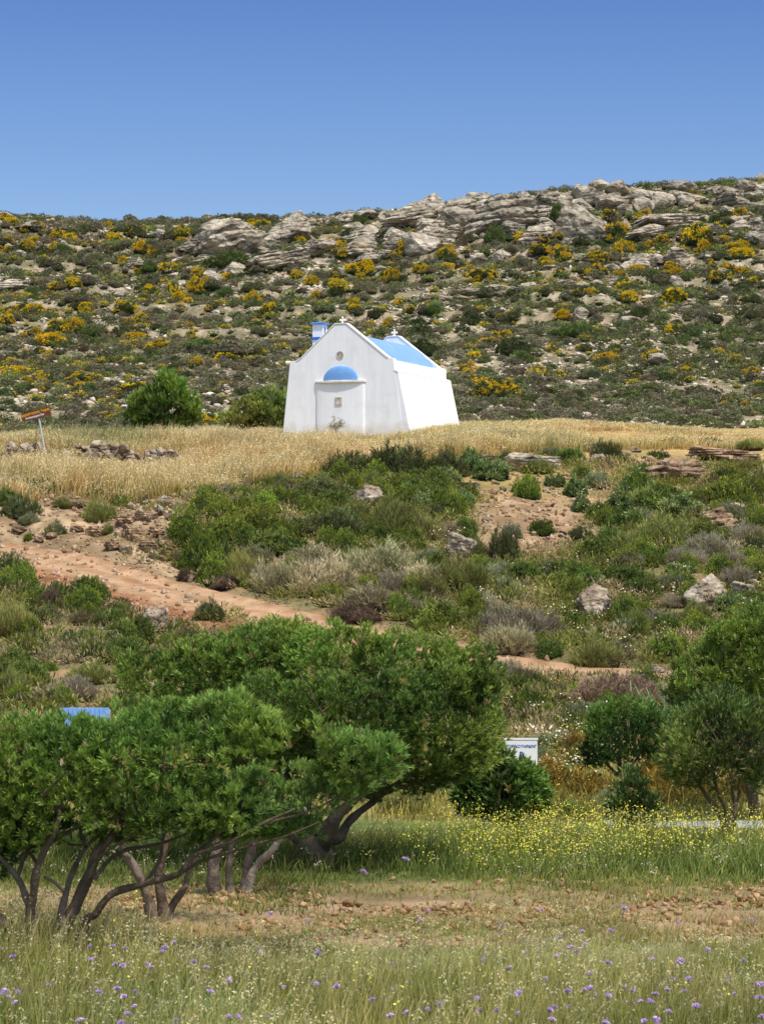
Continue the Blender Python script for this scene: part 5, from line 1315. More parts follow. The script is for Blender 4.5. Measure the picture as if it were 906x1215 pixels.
def hill_rocks():
    B_, S_, A_ = ROCK_BIG, ROCK_SLAB, ROCK_FAR
    spec = [
     (B_[0], 277, 306, 112, 52, 14, 'huge smooth tilted limestone slab on the upper hillside left of the chapel'),
     (B_[1], 341, 290, 58, 42, 0, 'broad rounded limestone block right behind the huge tilted slab'),
     (S_[0], 330, 322, 84, 26, 14, 'long overhanging limestone ledge with a dark gap under it'),
     (B_[2], 391, 300, 32, 18, 0, 'smooth pale boulder right of the overhanging ledge'),
     (B_[3], 370, 300, 22, 17, 0, 'grey rounded boulder touching the end of the overhanging ledge'),
     (B_[4], 276, 330, 36, 22, 0, 'rough cream boulder under the huge tilted slab'),
     (B_[5], 252, 336, 28, 18, 8, 'cream boulder left of the rough cream one under the slab'),
     (B_[3], 230, 300, 40, 16, 8, 'low worn limestone boulder at the left foot of the huge slab'),
     (S_[1], 437, 290, 62, 26, 6, 'craggy limestone outcrop above the bell tower'),
     (B_[0], 460, 290, 22, 22, -20, 'upright wedge-shaped boulder beside the dark cave hollow'),
     (S_[2], 490, 274, 70, 30, 8, 'limestone outcrop with a dark cave hollow on the hilltop'),
     (S_[3], 545, 256, 64, 24, 10, 'pale broken limestone outcrop on the skyline above the chapel roof'),
     (B_[1], 430, 318, 54, 20, 8, 'flat limestone outcrop above the front cross of the chapel'),
     (B_[2], 568, 316, 24, 17, 0, 'light grey boulder, left one of the leaning pair above the chapel roof'),
     (B_[4], 592, 310, 32, 17, -12, 'light grey boulder, right one of the leaning pair above the chapel roof'),
     (S_[4], 598, 276, 90, 46, 4, 'large pale limestone face below the skyline right of the cave'),
     (B_[5], 692, 288, 68, 54, 0, 'largest square limestone crag near the hilltop right of the chapel'),
     (A_[0], 665, 248, 26, 22, 0, 'brown rounded boulder on the skyline left of the square crag'),
     (A_[1], 692, 238, 32, 20, 0, 'brown boulder on the skyline above the square crag'),
     (A_[2], 712, 226, 28, 15, 0, 'topmost flat boulder of the skyline stack'),
     (B_[2], 733, 234, 32, 22, 0, 'grey dome-shaped boulder right of the skyline stack'),
     (A_[3], 712, 244, 24, 15, 0, 'blocky boulder under the topmost flat boulder'),
     (A_[4], 742, 256, 22, 16, 0, 'small smooth boulder below the dome-shaped one'),
     (A_[5], 763, 256, 28, 24, 0, 'round brown boulder in the middle of the right hilltop'),
     (A_[6], 786, 246, 36, 20, 0, 'wide brown boulder right of the round brown one'),
     (A_[7], 810, 230, 42, 17, 0, 'stacked flat boulders on the skyline of the right hilltop'),
     (A_[0], 814, 244, 26, 13, 0, 'brown block beneath the stacked flat boulders'),
     (A_[1], 885, 228, 30, 16, 0, 'square boulder on the skyline near the right end of the hill'),
     (A_[2], 903, 218, 18, 13, 0, 'last brown boulder of the skyline at the right end'),
     (S_[0], 795, 274, 92, 24, 8, 'long sloping pale limestone slab with round holes'),
     (S_[2], 768, 286, 50, 20, 10, 'rough pale slab under the long holed slab'),
     (B_[3], 838, 280, 34, 14, 4, 'pale broken block right of the long holed slab'),
     (B_[5], 878, 246, 32, 18, 0, 'white-patched boulder under the square skyline boulder'),
     (B_[0], 804, 310, 36, 18, 0, 'smooth oval boulder halfway up the right hillside'),
     (B_[1], 751, 322, 42, 20, 0, 'flat-topped boulder left of the smooth oval one'),
     (A_[4], 725, 324, 22, 12, 0, 'small boulder at the left end of the flat-topped boulder row'),
     (A_[5], 779, 316, 20, 16, 0, 'small upright boulder between flat-topped and oval boulders'),
     (S_[3], 637, 288, 56, 24, 4, 'cracked limestone outcrop left of the square crag'),
     (A_[6], 801, 342, 20, 16, 0, 'white pointed boulder in the right hillside scrub'),
     (B_[4], 688, 380, 26, 18, 8, 'tan tilted boulder in the middle of the right hillside'),
     (A_[7], 748, 386, 30, 12, 0, 'heap of white stones halfway down the right hillside'),
     (B_[2], 780, 434, 28, 16, -6, 'pale triangular boulder low on the right hillside'),
     (A_[3], 725, 487, 30, 8, 0, 'flat white stone just above the grass crest on the right'),
     (A_[2], 632, 491, 22, 7, 0, 'flat white stone above the crest right beside the chapel'),
     (B_[0], 8, 262, 30, 12, 0, 'limestone boulder on the skyline at the left end of the hill'),
     (S_[1], 35, 272, 46, 12, 4, 'pale slab below the skyline at the left end'),
     (S_[4], 12, 345, 50, 14, 0, 'grey flat slab at the left end of the hillside'),
    ]
    for me, px, base, w, h, tilt, lab in spec:
        put_rock(me, px, base, w, h, lab, tilt=tilt, y0=150)
    rng = random.Random(33)
    # rock bands running across the hill
    bands = [((560, 350), (740, 335), 26, -13), ((750, 370), (935, 360), 22, -9), ((380, 366), (600, 350), 24, -9), ((620, 400), (760, 392), 10, -7), ((640, 318), (930, 300), 22, -12), ((240, 312), (420, 286), 12, -14), ((420, 300), (660, 262), 26, 24), ((150, 322), (330, 300), 16, 12), ((850, 262), (930, 300), 18, 16), ((700, 300), (930, 330), 16, 9), ((40, 290), (230, 268), 12, 8), ((620, 250), (930, 232), 20, 18), ((390, 272), (600, 246), 22, 18), ((900, 340), (740, 352), 14, 8), ((80, 355), (300, 330), 11, 7), ((0, 300), (120, 288), 14, 7)]
    for bi, (a, b, n, sc) in enumerate(bands):
        for i in range(n):
            t = rng.random(); px = a[0] + (b[0] - a[0]) * t; row = a[1] + (b[1] - a[1]) * t + rng.gauss(0, abs(sc) * 0.35)
            flat = sc < 0; s_ = abs(sc); w = s_ * rng.uniform(0.8, 2.4)
            me = rng.choice(ROCK_BIG + ROCK_SLAB + ROCK_FAR[:4])
            if flat: me = rng.choice(ROCK_SLAB); w = s_ * rng.uniform(1.4, 3.0); row = a[1] + (b[1] - a[1]) * t + rng.gauss(0, 1.5)
            r = max(row, 214); w_ = where_on_hill(px, r)
            put_rock(me, px, row, w, w * (rng.uniform(0.2, 0.3) if flat else rng.uniform(0.32, 0.6)), f'weathered limestone block in a rock band {w_}', name='limestone_block', cat='boulder', group=f'limestone blocks in the rock bands {w_}', tilt=rng.uniform(-4, 10), sink=0.3, y0=150, rz=rng.uniform(-0.5, 0.5))
    n = 0
    while n < 150:
        px = rng.uniform(-50, 956); row = rng.uniform(262, 500)
        if 333 < px < 546 and row > 400: continue
        w = rng.uniform(5, 13) * (1.2 if row < 350 else 1)
        w_ = where_on_hill(px, row)
        put_rock(rng.choice(ROCK_FAR), px, row, w, w * rng.uniform(0.4, 0.7), f'small pale boulder {w_}', name='small_boulder', cat='boulder', group=f'small pale boulders {w_}', y0=150, rz=rng.uniform(0, 3)); n += 1
    # countless stones: one mass
    mb = MB(); g = np.random.default_rng(3)
    me = STONE[0]; pv = np.array([v.co[:] for v in me.vertices]); pt = np.array([list(q.vertices) for q in me.polygons])
    bm = bmesh.new(); bmesh.ops.create_icosphere(bm, subdivisions=1, radius=0.5); pv = np.array([v.co[:] for v in bm.verts]); pt = np.array([[q.index for q in f.verts] for f in bm.faces]); bm.free()
    x, y = scatter(147, 252, 5.0, g, (-110, 1016)); k = g.random(len(x)) < np.clip(0.45 + 1.6 * fbm2(x, y * 0.7, 0.16, 3, 77), 0.08, 1); x, y = x[k], y[k]; n = len(x)
    V0 = pv[None] * (1 + 0.3 * g.normal(size=(n, len(pv), 1)))
    sc = (g.uniform(0.07, 0.26, n) * g.choice([1, 1, 1, 1.8], n))[:, None] * np.array([1.25, 1.0, 0.65])
    R = basis(rdir(n, g) * 0.25 + [0, 0, 1], g.uniform(0, 6, n))
    V = np.einsum('nij,nvj->nvi', R, V0 * sc[:, None]) + onground(x, y, 0.03)[:, None]
    C = np.repeat(lerp((0.44, 0.35, 0.26), (0.70, 0.62, 0.52), g.random(n))[:, None], len(pv), 1)
    mb.add(V.reshape(-1, 3), None, C.reshape(-1, 3), t=(pt[None] + (np.arange(n) * len(pv))[:, None, None]).reshape(-1, 3))
    tag(mb.obj('hillside_stones', M_DIRT), 'countless small pale stones littering the hillside behind the chapel', 'stones', kind='stuff')

def hill_bushes():
    g = np.random.default_rng(17); rng = random.Random(17)
    # prototypes for the individual bushes
    yp = []
    for i in range(5):
        f, b = far_bush(300 + i, GREENS[i % 3], [0.5, 0.75, 1.0, 0.35, 0.9][i], 420, 5, 0.095); yp.append((f.mesh('foliage', M_BUSH), b.mesh('blossom', M_BLOOM)))
    gp = [far_bush(320 + i, GREENS[i % 3], 0, 420, 5, 0.095)[0].mesh('foliage', M_BUSH) for i in range(5)]
    rp = [far_bush(340 + i, GREYS[i % 3], 0, 420, 6, 0.09)[0].mesh('foliage', M_BUSH) for i in range(5)]
    def yd(px, row):      # how yellow a place on the hill is in the photograph
        x, y = px, row
        v = 0.5 * math.exp(-((x - 110) / 190) ** 2 - ((y - 390) / 85) ** 2) + 0.45 * math.exp(-((x - 720) / 260) ** 2 - ((y - 310) / 55) ** 2) + 0.4 * math.exp(-((x - 60) / 120) ** 2 - ((y - 285) / 30) ** 2)
        v += 0.22 * math.exp(-((x - 580) / 60) ** 2 - ((y - 440) / 60) ** 2) + 0.2 * math.exp(-((x - 380) / 90) ** 2 - ((y - 330) / 40) ** 2) + 0.10
        v += 0.25 * math.exp(-((x - 870) / 60) ** 2 - ((y - 460) / 40) ** 2)
        return v
    fixed = [(484, 298, 26, 20), (434, 322, 22, 15), (465, 333, 24, 14), (400, 344, 22, 14), (232, 345, 20, 17), (205, 352, 20, 17), (730, 280, 30, 18), (828, 290, 38, 24), (720, 430, 34, 12), (585, 470, 60, 22), (772, 428, 24, 14), (250, 506, 40, 16), (640, 300, 28, 12), (530, 305, 26, 13), (150, 370, 30, 13), (85, 395, 36, 18), (60, 410, 34, 16), (160, 405, 26, 12), (190, 415, 34, 12), (270, 430, 34, 12), (40, 372, 30, 12), (740, 300, 28, 14), (800, 396, 28, 12), (835, 300, 20, 15), (870, 300, 30, 12), (742, 345, 26, 14), (800, 355, 30, 14), (580, 330, 22, 12), (300, 360, 22, 14), (320, 372, 18, 14), (580, 410, 26, 12), (160, 465, 46, 12), (100, 452, 40, 10), (20, 445, 30, 12)]
    items = [(a, b, c, d) for a, b, c, d in fixed]
    while len(items) < 290:
        px, row = rng.uniform(-40, 946), rng.uniform(250, 500)
        if 333 < px < 546 and row > 400: continue
        if row < np.interp(px, [0, 450, 680, 906], [262, 258, 236, 222]): continue
        if rng.random() > yd(px, row) * 1.6: continue
        k = rng.choice([1, 1, 2, 3])
        for _ in range(k):
            s = rng.uniform(0.6, 1.15); items.append((px + rng.gauss(0, 9), row + rng.gauss(0, 4), 17 * s * (1.1 if row < 380 else 0.9), 9.5 * s * (1.15 if row < 380 else 0.9)))
    items = items[:295]
    def put(kind, px, row, w, h):
        p = hit(px, row, 150); s = p.y / F
        if kind == 'y': fo, bl = rng.choice(yp); nm, d, cat = 'flowering_bush', 'yellow flowering bush', 'bush'
        elif kind == 'g': fo, bl = rng.choice(gp), None; nm, d, cat = 'green_hill_shrub', 'dark green rounded shrub', 'shrub'
        else: fo, bl = rng.choice(rp), None; nm, d, cat = 'grey_hill_shrub', 'grey-brown twiggy shrub', 'shrub'
        o = bpy.data.objects.new(nm, fo); COL.objects.link(o)
        o.location = (p.x, p.y, p.z - 0.05); o.scale = (w * s / 2 / 1.0, w * s / 2, h * s / 1.1); o.rotation_euler = (0, 0, rng.uniform(0, 6.28))
        if bl: b = bpy.data.objects.new('blossom', bl); COL.objects.link(b); b.parent = o
        wh = where_on_hill(px, row); sz = 'large ' if w > 25 else ''
        lab = f'{sz}{d} {wh}'
        tag(o, lab, cat, lab.replace('bush', 'bushes').replace('shrub', 'shrubs') if True else None)
    for it in items: put('y', *it)
    fixg = [(270, 318, 56, 20), (165, 360, 0, 0), (586, 290, 24, 22), (660, 268, 16, 26), (500, 420, 40, 16), (470, 398, 0, 0), (500, 400, 30, 16), (680, 400, 60, 16), (610, 420, 44, 18), (240, 415, 50, 12), (620, 430, 30, 14), (560, 385, 30, 14), (150, 400, 40, 14), (300, 345, 30, 12), (738, 340, 18, 12)]
    for kind, cnt in (('g', 285), ('r', 270)):
        lst = [f for f in fixg if f[2] > 0] if kind == 'g' else [(270, 420, 60, 14)]
        while len(lst) < cnt:
            px, row = rng.uniform(-40, 946), rng.uniform(252, 500)
            if 333 < px < 546 and row > 400: continue
            if row < np.interp(px, [0, 450, 680, 906], [262, 258, 236, 222]): continue
            s = rng.uniform(0.7, 1.3); lst.append((px, row, 17 * s, 8.5 * s))
        for it in lst: put(kind, *it)
    # the mass of small scrub: one object
    mb = MB()
    protos = [far_bush(400 + i, GREENS[i % 3] if i < 3 else GREYS[i % 3], 0, 60, 4, 0.17) for i in range(6)]
    arr = []
    for f, b in protos:
        arr.append((np.concatenate(f.V), np.concatenate(f.Q), np.concatenate(f.T), np.concatenate(f.C)))
    x, y = scatter(146, 253, 3.5, g, (-120, 1026)); k = g.random(len(x)) < np.clip(0.66 + 1.1 * fbm2(x, y, 0.2, 3, 66), 0.15, 1); x, y = x[k], y[k]; n = len(x)
    gm = fbm2(x, y, 0.12, 3, 67) + 0.3 * g.normal(size=n)
    typ = np.where(gm > 0.0, g.integers(0, 3, n), g.integers(3, 6, n))
    P3 = onground(x, y, -0.03)
    for t in range(6):
        v, q, tr, c = arr[t]; s = typ == t; m = s.sum(); kx = len(v)
        sc = (0.15 + 0.35 * g.random(m) ** 1.6)[:, None] * np.array([1.1, 1.1, 0.85]) * np.stack([np.ones(m), np.ones(m), g.uniform(0.7, 1.2, m)], 1)
        a = g.uniform(0, 6.28, m); R = basis(np.tile([0, 0, 1.0], (m, 1)), a)
        V = np.einsum('nij,nvj->nvi', R, v[None] * sc[:, None]) + P3[s][:, None]
        br = (g.uniform(0.7, 1.35, m))[:, None, None]
        off = (np.arange(m) * kx)[:, None, None]
        mb.add(V.reshape(-1, 3), (q[None] + off).reshape(-1, 4), (c[None] * br).reshape(-1, 3), t=(tr[None] + off).reshape(-1, 3))
    tag(mb.obj('hillside_scrub', M_BUSH), 'low grey and green scrub covering the hillside behind the chapel', 'scrub', kind='stuff')
    # small yellow tufts too many to count
    mb = MB(); f, b = far_bush(500, GREENS[1], 0.9, 50, 4, 0.17)
    for part in (f, b):
        v = np.concatenate(part.V); q = np.concatenate(part.Q); c = np.concatenate(part.C); tr = np.concatenate(part.T) if part.T else None
        gg = np.random.default_rng(5); x, y = scatter(150, 252, 0.9, gg, (-110, 1016))
        px = pxof(x, y); z = ground(x, y); row = HOR - z / y * F
        pr = np.array([yd(a, b_) for a, b_ in zip(px, row)]) * 0.75; k = gg.random(len(x)) < pr * np.clip(0.5 + 2 * fbm2(x, y, 0.15, 2, 5), 0, 1.5)
        x, y, z = x[k], y[k], z[k]; m = len(x); kx = len(v)
        sc = gg.uniform(0.2, 0.42, m)[:, None] * np.array([1.1, 1.1, 0.8]); R = basis(np.tile([0, 0, 1.0], (m, 1)), gg.uniform(0, 6.28, m))
        V = np.einsum('nij,nvj->nvi', R, v[None] * sc[:, None]) + np.stack([x, y, z], 1)[:, None]; off = (np.arange(m) * kx)[:, None, None]
        mb.add(V.reshape(-1, 3), (q[None] + off).reshape(-1, 4), np.tile(c, (m, 1)), t=None if tr is None else (tr[None] + off).reshape(-1, 3))
    tag(mb.obj('small_yellow_scrub', M_BLOOM), 'small yellow flowering tufts dotted over the hillside', 'scrub', kind='stuff')

# ------------------------------------------------------------------ the trees
LT = (0.17, 0.13, 0.10)
def trees():
    # central old olive
    tree('olive_tree', 'largest dense olive tree with a broad crown and thick dark forked trunk', 'tree', (369, 1030), 38.0,
        [dict(pts=[(367, 1038), (374, 1012), (380, 992)], r=(42, 36), root=True, trunk=True),
         dict(pts=[(372, 1005), (356, 998), (340, 990), (326, 968)], r=(16, 7)),
         dict(pts=[(378, 1000), (390, 982), (402, 966), (430, 944), (470, 915)], r=(28, 9), dy=-0.6),
         dict(pts=[(385, 998), (402, 992), (418, 972), (450, 948), (500, 910)], r=(18, 6), dy=0.7),
         dict(pts=[(376, 996), (364, 975), (350, 940), (320, 890)], r=(18, 7), dy=0.8),
         dict(pts=[(395, 975), (398, 940), (400, 890)], r=(14, 5), dy=0.3),
         dict(pts=[(430, 944), (490, 930), (545, 905)], r=(8, 3), dy=0.4)],
        [(180, 808, 40, 34), (240, 802, 56, 38), (300, 790, 54, 36), (346, 774, 46, 32), (410, 788, 62, 42, -.3), (478, 794, 58, 42), (532, 814, 48, 42), (560, 850, 28, 48), (515, 862, 74, 58, -.4), (430, 855, 84, 58, -.6), (340, 850, 84, 48, -.3), (255, 850, 60, 38), (545, 895, 36, 32), (490, 905, 60, 32), (420, 905, 50, 38, .5), (330, 905, 60, 30, .8)],
        dens=330, seed=3, k=17, leaf=(0.078, 0.0145), a=(0.155, 0.235, 0.055), b=(0.045, 0.085, 0.02), twigs=110)
    # left foreground, several leaning stems
    tree('olive_tree', 'foreground olive tree with several twisted dark stems leaning outward', 'tree', (62, 1125), 28.0,
        [dict(pts=[(58, 1138), (72, 1110), (82, 1085), (106, 1040), (113, 1012), (138, 984), (146, 960)], r=(30, 12), root=True, dy=0.3),
         dict(pts=[(85, 1122), (100, 1098), (113, 1086), (134, 1061), (170, 1049), (212, 1037), (230, 1015), (268, 1001), (318, 975), (350, 960)], r=(19, 4), root=True, dy=-0.4),
         dict(pts=[(44, 1128), (39, 1090), (42, 1061), (46, 1026), (71, 970), (58, 940)], r=(24, 7), root=True, dy=-0.2),
         dict(pts=[(42, 1095), (33, 1070), (21, 1040), (0, 1015), (-20, 990)], r=(16, 6), col=LT),
         dict(pts=[(74, 1104), (76, 1075), (80, 1055), (87, 1033), (102, 1006), (120, 990)], r=(15, 6), dy=0.5, col=LT),
         dict(pts=[(76, 1058), (62, 1045), (51, 1040)], r=(7, 4), col=LT),
         dict(pts=[(113, 1044), (141, 1012), (190, 1001), (230, 985)], r=(9, 4), dy=0.3),
         dict(pts=[(-25, 1075), (0, 1093), (28, 1118), (58, 1145)], r=(18, 26), dy=0.1),
         dict(pts=[(230, 1015), (262, 985), (270, 960), (300, 945)], r=(9, 3), dy=0.2),
         dict(pts=[(20, 945), (45, 950), (66, 930), (80, 915)], r=(7, 3), dy=-0.8),
         dict(pts=[(21, 1040), (30, 1000), (22, 960), (40, 925)], r=(8, 3), dy=0.2), dict(pts=[(106, 1040), (120, 1015), (160, 990), (200, 970)], r=(8, 3), dy=-0.2),
         dict(pts=[(170, 1049), (190, 1020), (195, 990), (215, 960)], r=(8, 3), dy=0.1), dict(pts=[(46, 1026), (30, 1005), (5, 985), (-15, 960)], r=(7, 3), dy=0.3),
         dict(pts=[(60, 1000), (85, 985), (110, 965), (120, 940)], r=(7, 3), dy=0.1), dict(pts=[(138, 984), (165, 970), (185, 945)], r=(6, 3), dy=0.2), dict(pts=[(212, 1037), (240, 1022), (290, 1005), (340, 992), (380, 975)], r=(7, 2.5), dy=-0.3),
         dict(pts=[(318, 975), (360, 965), (400, 945), (430, 915)], r=(5, 2), dy=0.0), dict(pts=[(102, 1006), (95, 985), (100, 960)], r=(6, 3), dy=0.3)],
        [(20, 905, 62, 48), (85, 900, 60, 44), (-50, 920, 70, 70), (150, 895, 62, 48), (215, 890, 66, 52), (285, 892, 64, 50), (350, 902, 62, 46), (410, 912, 52, 38), (447, 900, 26, 24), (15, 965, 50, 46), (75, 955, 56, 44), (150, 950, 66, 38), (225, 955, 70, 34), (300, 955, 70, 30), (370, 945, 58, 30), (200, 858, 40, 28), (265, 858, 50, 28), (130, 985, 40, 20, .4), (50, 985, 46, 22, .5), (0, 1000, 40, 26, .3), (-18, 1020, 34, 26, .2), (350, 985, 36, 14, .3), (215, 988, 50, 16, .5), (290, 982, 50, 16, .4), (380, 965, 40, 18), (95, 870, 24, 12)],
        dens=380, gap=-0.15, rk=0.68, seed=5, k=18, leaf=(0.070, 0.0125), a=(0.15, 0.235, 0.055), b=(0.045, 0.09, 0.02), twigs=150)
    tree('olive_tree', 'slim two-stemmed olive tree behind the twisted foreground one', 'tree', (190, 1098), 31.5,
        [dict(pts=[(184, 1104), (173, 1068), (157, 1028), (145, 1008), (150, 980)], r=(17, 9), root=True, col=LT, trunk=True),
         dict(pts=[(194, 1104), (191, 1050), (196, 1010), (200, 980)], r=(15, 9), root=True),
         dict(pts=[(196, 1092), (206, 1075), (219, 1054), (226, 1030), (240, 1000)], r=(12, 6), root=True, dy=0.3)],
        [(150, 965, 50, 28), (205, 970, 60, 28), (250, 960, 50, 30)], dens=230, seed=8, k=16, leaf=(0.072, 0.013), a=(0.13, 0.21, 0.05), twigs=40)
    tree('olive_tree', 'pale-barked olive tree with leaning stems between the slim and the largest one', 'tree', (270, 1060), 34.5,
        [dict(pts=[(255, 1078), (251, 1030), (264, 990), (280, 965)], r=(19, 9), root=True, col=LT, trunk=True),
         dict(pts=[(272, 1072), (271, 1030), (276, 985)], r=(13, 6), root=True, col=LT),
         dict(pts=[(283, 1062), (298, 1015), (310, 982), (320, 960)], r=(14, 7), root=True, col=LT),
         dict(pts=[(284, 1064), (300, 1034), (321, 1008), (346, 977), (370, 955)], r=(15, 7), root=True, col=(0.30, 0.25, 0.20), dy=-0.3)],
        [(290, 945, 60, 28), (350, 940, 56, 30), (255, 945, 46, 24)], dens=230, seed=9, k=16, leaf=(0.072, 0.013), a=(0.13, 0.21, 0.05), twigs=40)
    # round young tree in the middle
    tree('young_tree', 'round young dark-leaved tree standing in front of the white board', 'tree', (588, 990), 43.0,
        [dict(pts=[(588, 996), (589, 975), (590, 950), (594, 915)], r=(9, 4), root=True, trunk=True),
         dict(pts=[(589, 970), (575, 945), (562, 925)], r=(5, 2)), dict(pts=[(589, 968), (605, 945), (620, 925)], r=(5, 2))],
        [(574, 908, 22, 20), (594, 943, 36, 32), (620, 938, 20, 24), (564, 942, 22, 24), (600, 964, 28, 14)], dens=330, seed=12, k=12, leaf=(0.12, 0.034), a=(0.085, 0.16, 0.04), b=(0.03, 0.06, 0.018), twigs=30, up=0.5)
    # right-hand tree
    tree('olive_tree', 'dense olive tree with thin bare stems at the right of the mustard meadow', 'tree', (862, 985), 42.0,
        [dict(pts=[(862, 992), (858, 975), (845, 955), (832, 935), (820, 910)], r=(9, 4), root=True, trunk=True),
         dict(pts=[(864, 992), (862, 965), (850, 940), (845, 905)], r=(7, 3), root=True),
         dict(pts=[(866, 992), (870, 962), (868, 935), (880, 900)], r=(8, 3), root=True),
         dict(pts=[(868, 965), (876, 945), (878, 925), (900, 890)], r=(5, 2))],
        [(832, 885, 50, 42), (872, 875, 56, 44), (850, 912, 44, 26), (905, 880, 50, 46), (815, 900, 28, 26), (925, 920, 30, 28), (860, 852, 34, 24)], dens=230, gap=-0.12, seed=14, k=12, leaf=(0.085, 0.017), a=(0.13, 0.19, 0.055), b=(0.045, 0.07, 0.02), twigs=60)
    tree('olive_tree', 'tall dark olive tree rising behind the thin-stemmed one at the right edge', 'tree', (890, 960), 46.0,
        [dict(pts=[(892, 985), (890, 940), (885, 890), (870, 830)], r=(16, 8), root=True, trunk=True),
         dict(pts=[(890, 930), (905, 880), (915, 820)], r=(10, 4)), dict(pts=[(886, 890), (850, 850), (830, 820)], r=(8, 3))],
        [(842, 812, 42, 44), (880, 790, 52, 50), (925, 780, 56, 52), (960, 830, 60, 60), (860, 842, 56, 40), (905, 835, 52, 46), (872, 762, 30, 20), (900, 745, 30, 18)], dens=270, seed=15, k=12, leaf=(0.085, 0.018), a=(0.115, 0.18, 0.04), b=(0.03, 0.06, 0.016), twigs=50)
    tree('olive_bush', 'low rounded dark green olive bush behind the small sapling', 'bush', (732, 930), 50.0,
        [dict(pts=[(733, 945), (735, 915), (737, 880)], r=(8, 4), root=True, trunk=True), dict(pts=[(735, 925), (715, 900), (705, 875)], r=(5, 2)), dict(pts=[(736, 925), (755, 900), (765, 875)], r=(5, 2))],
        [(735, 882, 46, 34), (710, 875, 28, 26), (760, 875, 26, 26), (735, 905, 40, 26), (742, 850, 26, 18), (712, 858, 14, 14), (765, 860, 14, 12)], gap=-0.12, dens=230, seed=18, k=12, leaf=(0.085, 0.018), a=(0.09, 0.17, 0.04), b=(0.03, 0.065, 0.018), twigs=40)
    tree('sapling', 'small thin sapling between the mustard and the low olive bush', 'sapling', (755, 993), 43.0,
        [dict(pts=[(755, 998), (754, 975), (752, 950), (750, 925)], r=(5, 2), root=True, trunk=True), dict(pts=[(755, 990), (765, 965), (770, 945)], r=(3, 1.5)), dict(pts=[(754, 985), (742, 965), (735, 950)], r=(3, 1.5))],
        [(752, 940, 16, 20), (745, 965, 18, 16), (765, 962, 14, 18), (754, 980, 18, 12), (732, 945, 9, 8)], dens=170, seed=19, k=10, leaf=(0.11, 0.026), a=(0.12, 0.19, 0.06), b=(0.05, 0.08, 0.025), twigs=16, up=1.2)
    # two feathery trees at the crest behind the golden grass
    tree('tamarisk_tree', 'bright green feathery tree behind the golden grass left of the chapel', 'tree', (194, 515), 131.0,
        [dict(pts=[(194, 522), (195, 500), (196, 475), (198, 460)], r=(6, 2), root=True, trunk=True), dict(pts=[(194, 505), (180, 490), (172, 480)], r=(4, 1.5)), dict(pts=[(195, 505), (212, 490), (220, 482)], r=(4, 1.5))],
        [(194, 485, 24, 22), (175, 492, 20, 18), (213, 490, 20, 18), (204, 462, 12, 16), (186, 468, 12, 12), (222, 497, 12, 10), (165, 500, 12, 10)], dens=60, seed=22, k=14, leaf=(0.26, 0.05), a=(0.13, 0.22, 0.045), b=(0.04, 0.08, 0.02), twigs=20, up=1.6)
    tree('tamarisk_tree', 'olive green feathery tree touching the left wall of the chapel', 'tree', (312, 515), 131.0,
        [dict(pts=[(312, 524), (313, 500), (316, 480)], r=(6, 2), root=True, trunk=True), dict(pts=[(312, 508), (295, 500), (285, 492)], r=(4, 1.5))],
        [(322, 488, 20, 20), (300, 496, 20, 16), (284, 506, 20, 12), (330, 500, 16, 20), (300, 480, 10, 10)], dens=60, seed=23, k=14, leaf=(0.26, 0.045), a=(0.17, 0.22, 0.06), b=(0.06, 0.085, 0.025), twigs=20, up=1.4)
    # thin weed in front of the apse
    p = hit(398, 519, 100)
    root = empty('dry_weed', p); tag(root, 'thin branching dry weed standing against the apse of the chapel', 'weed')
    rng = np.random.default_rng(2); st = MB(); hd = MB()
    for i in range(9):
        a = rng.uniform(-0.6, 0.6); L = rng.uniform(0.4, 0.8)
        tip = (math.sin(a) * L * 0.8, rng.uniform(-.2, .2), math.cos(a) * L)
        tube(st, [(0, 0, 0), (0.02 * i / 9, 0, 0.3), tip], [0.016, 0.012, 0.006], (0.25, 0.18, 0.11), seg=5, sub=3, cap=False)
        n = 13; pv, pq, pt = tuft_proto(5, 0.06, 0.025, (10, 80), rng)
        place(hd, pv, pq, np.array(tip) + rng.normal(size=(n, 3)) * 0.06, basis(rdir(n, rng), rng.uniform(0, 6, n)), np.ones(n), jit((0.36, 0.33, 0.18), n, rng))
    st.obj('stem', M_BARK, root); hd.obj('seed_head', M_GRASS, root)
    # reed clump
    p = hit(790, 880, 48)
    mb = MB(); n = 90; rng = np.random.default_rng(4)
    pos = np.array(p)[None] * 0 + rng.normal(size=(n, 3)) * np.array([0.45, 0.3, 0])
    blades(mb, pos, rng.uniform(0.6, 1.3, n), rng.uniform(0.03, 0.055, n), 0.45, jit((0.10, 0.17, 0.06), n, rng), jit((0.24, 0.34, 0.14), n, rng), rng)
    o = mb.obj('reed_clump', M_GRASS, loc=p); tag(o, 'pale green clump of broad reed leaves above the low olive bush', 'reeds')

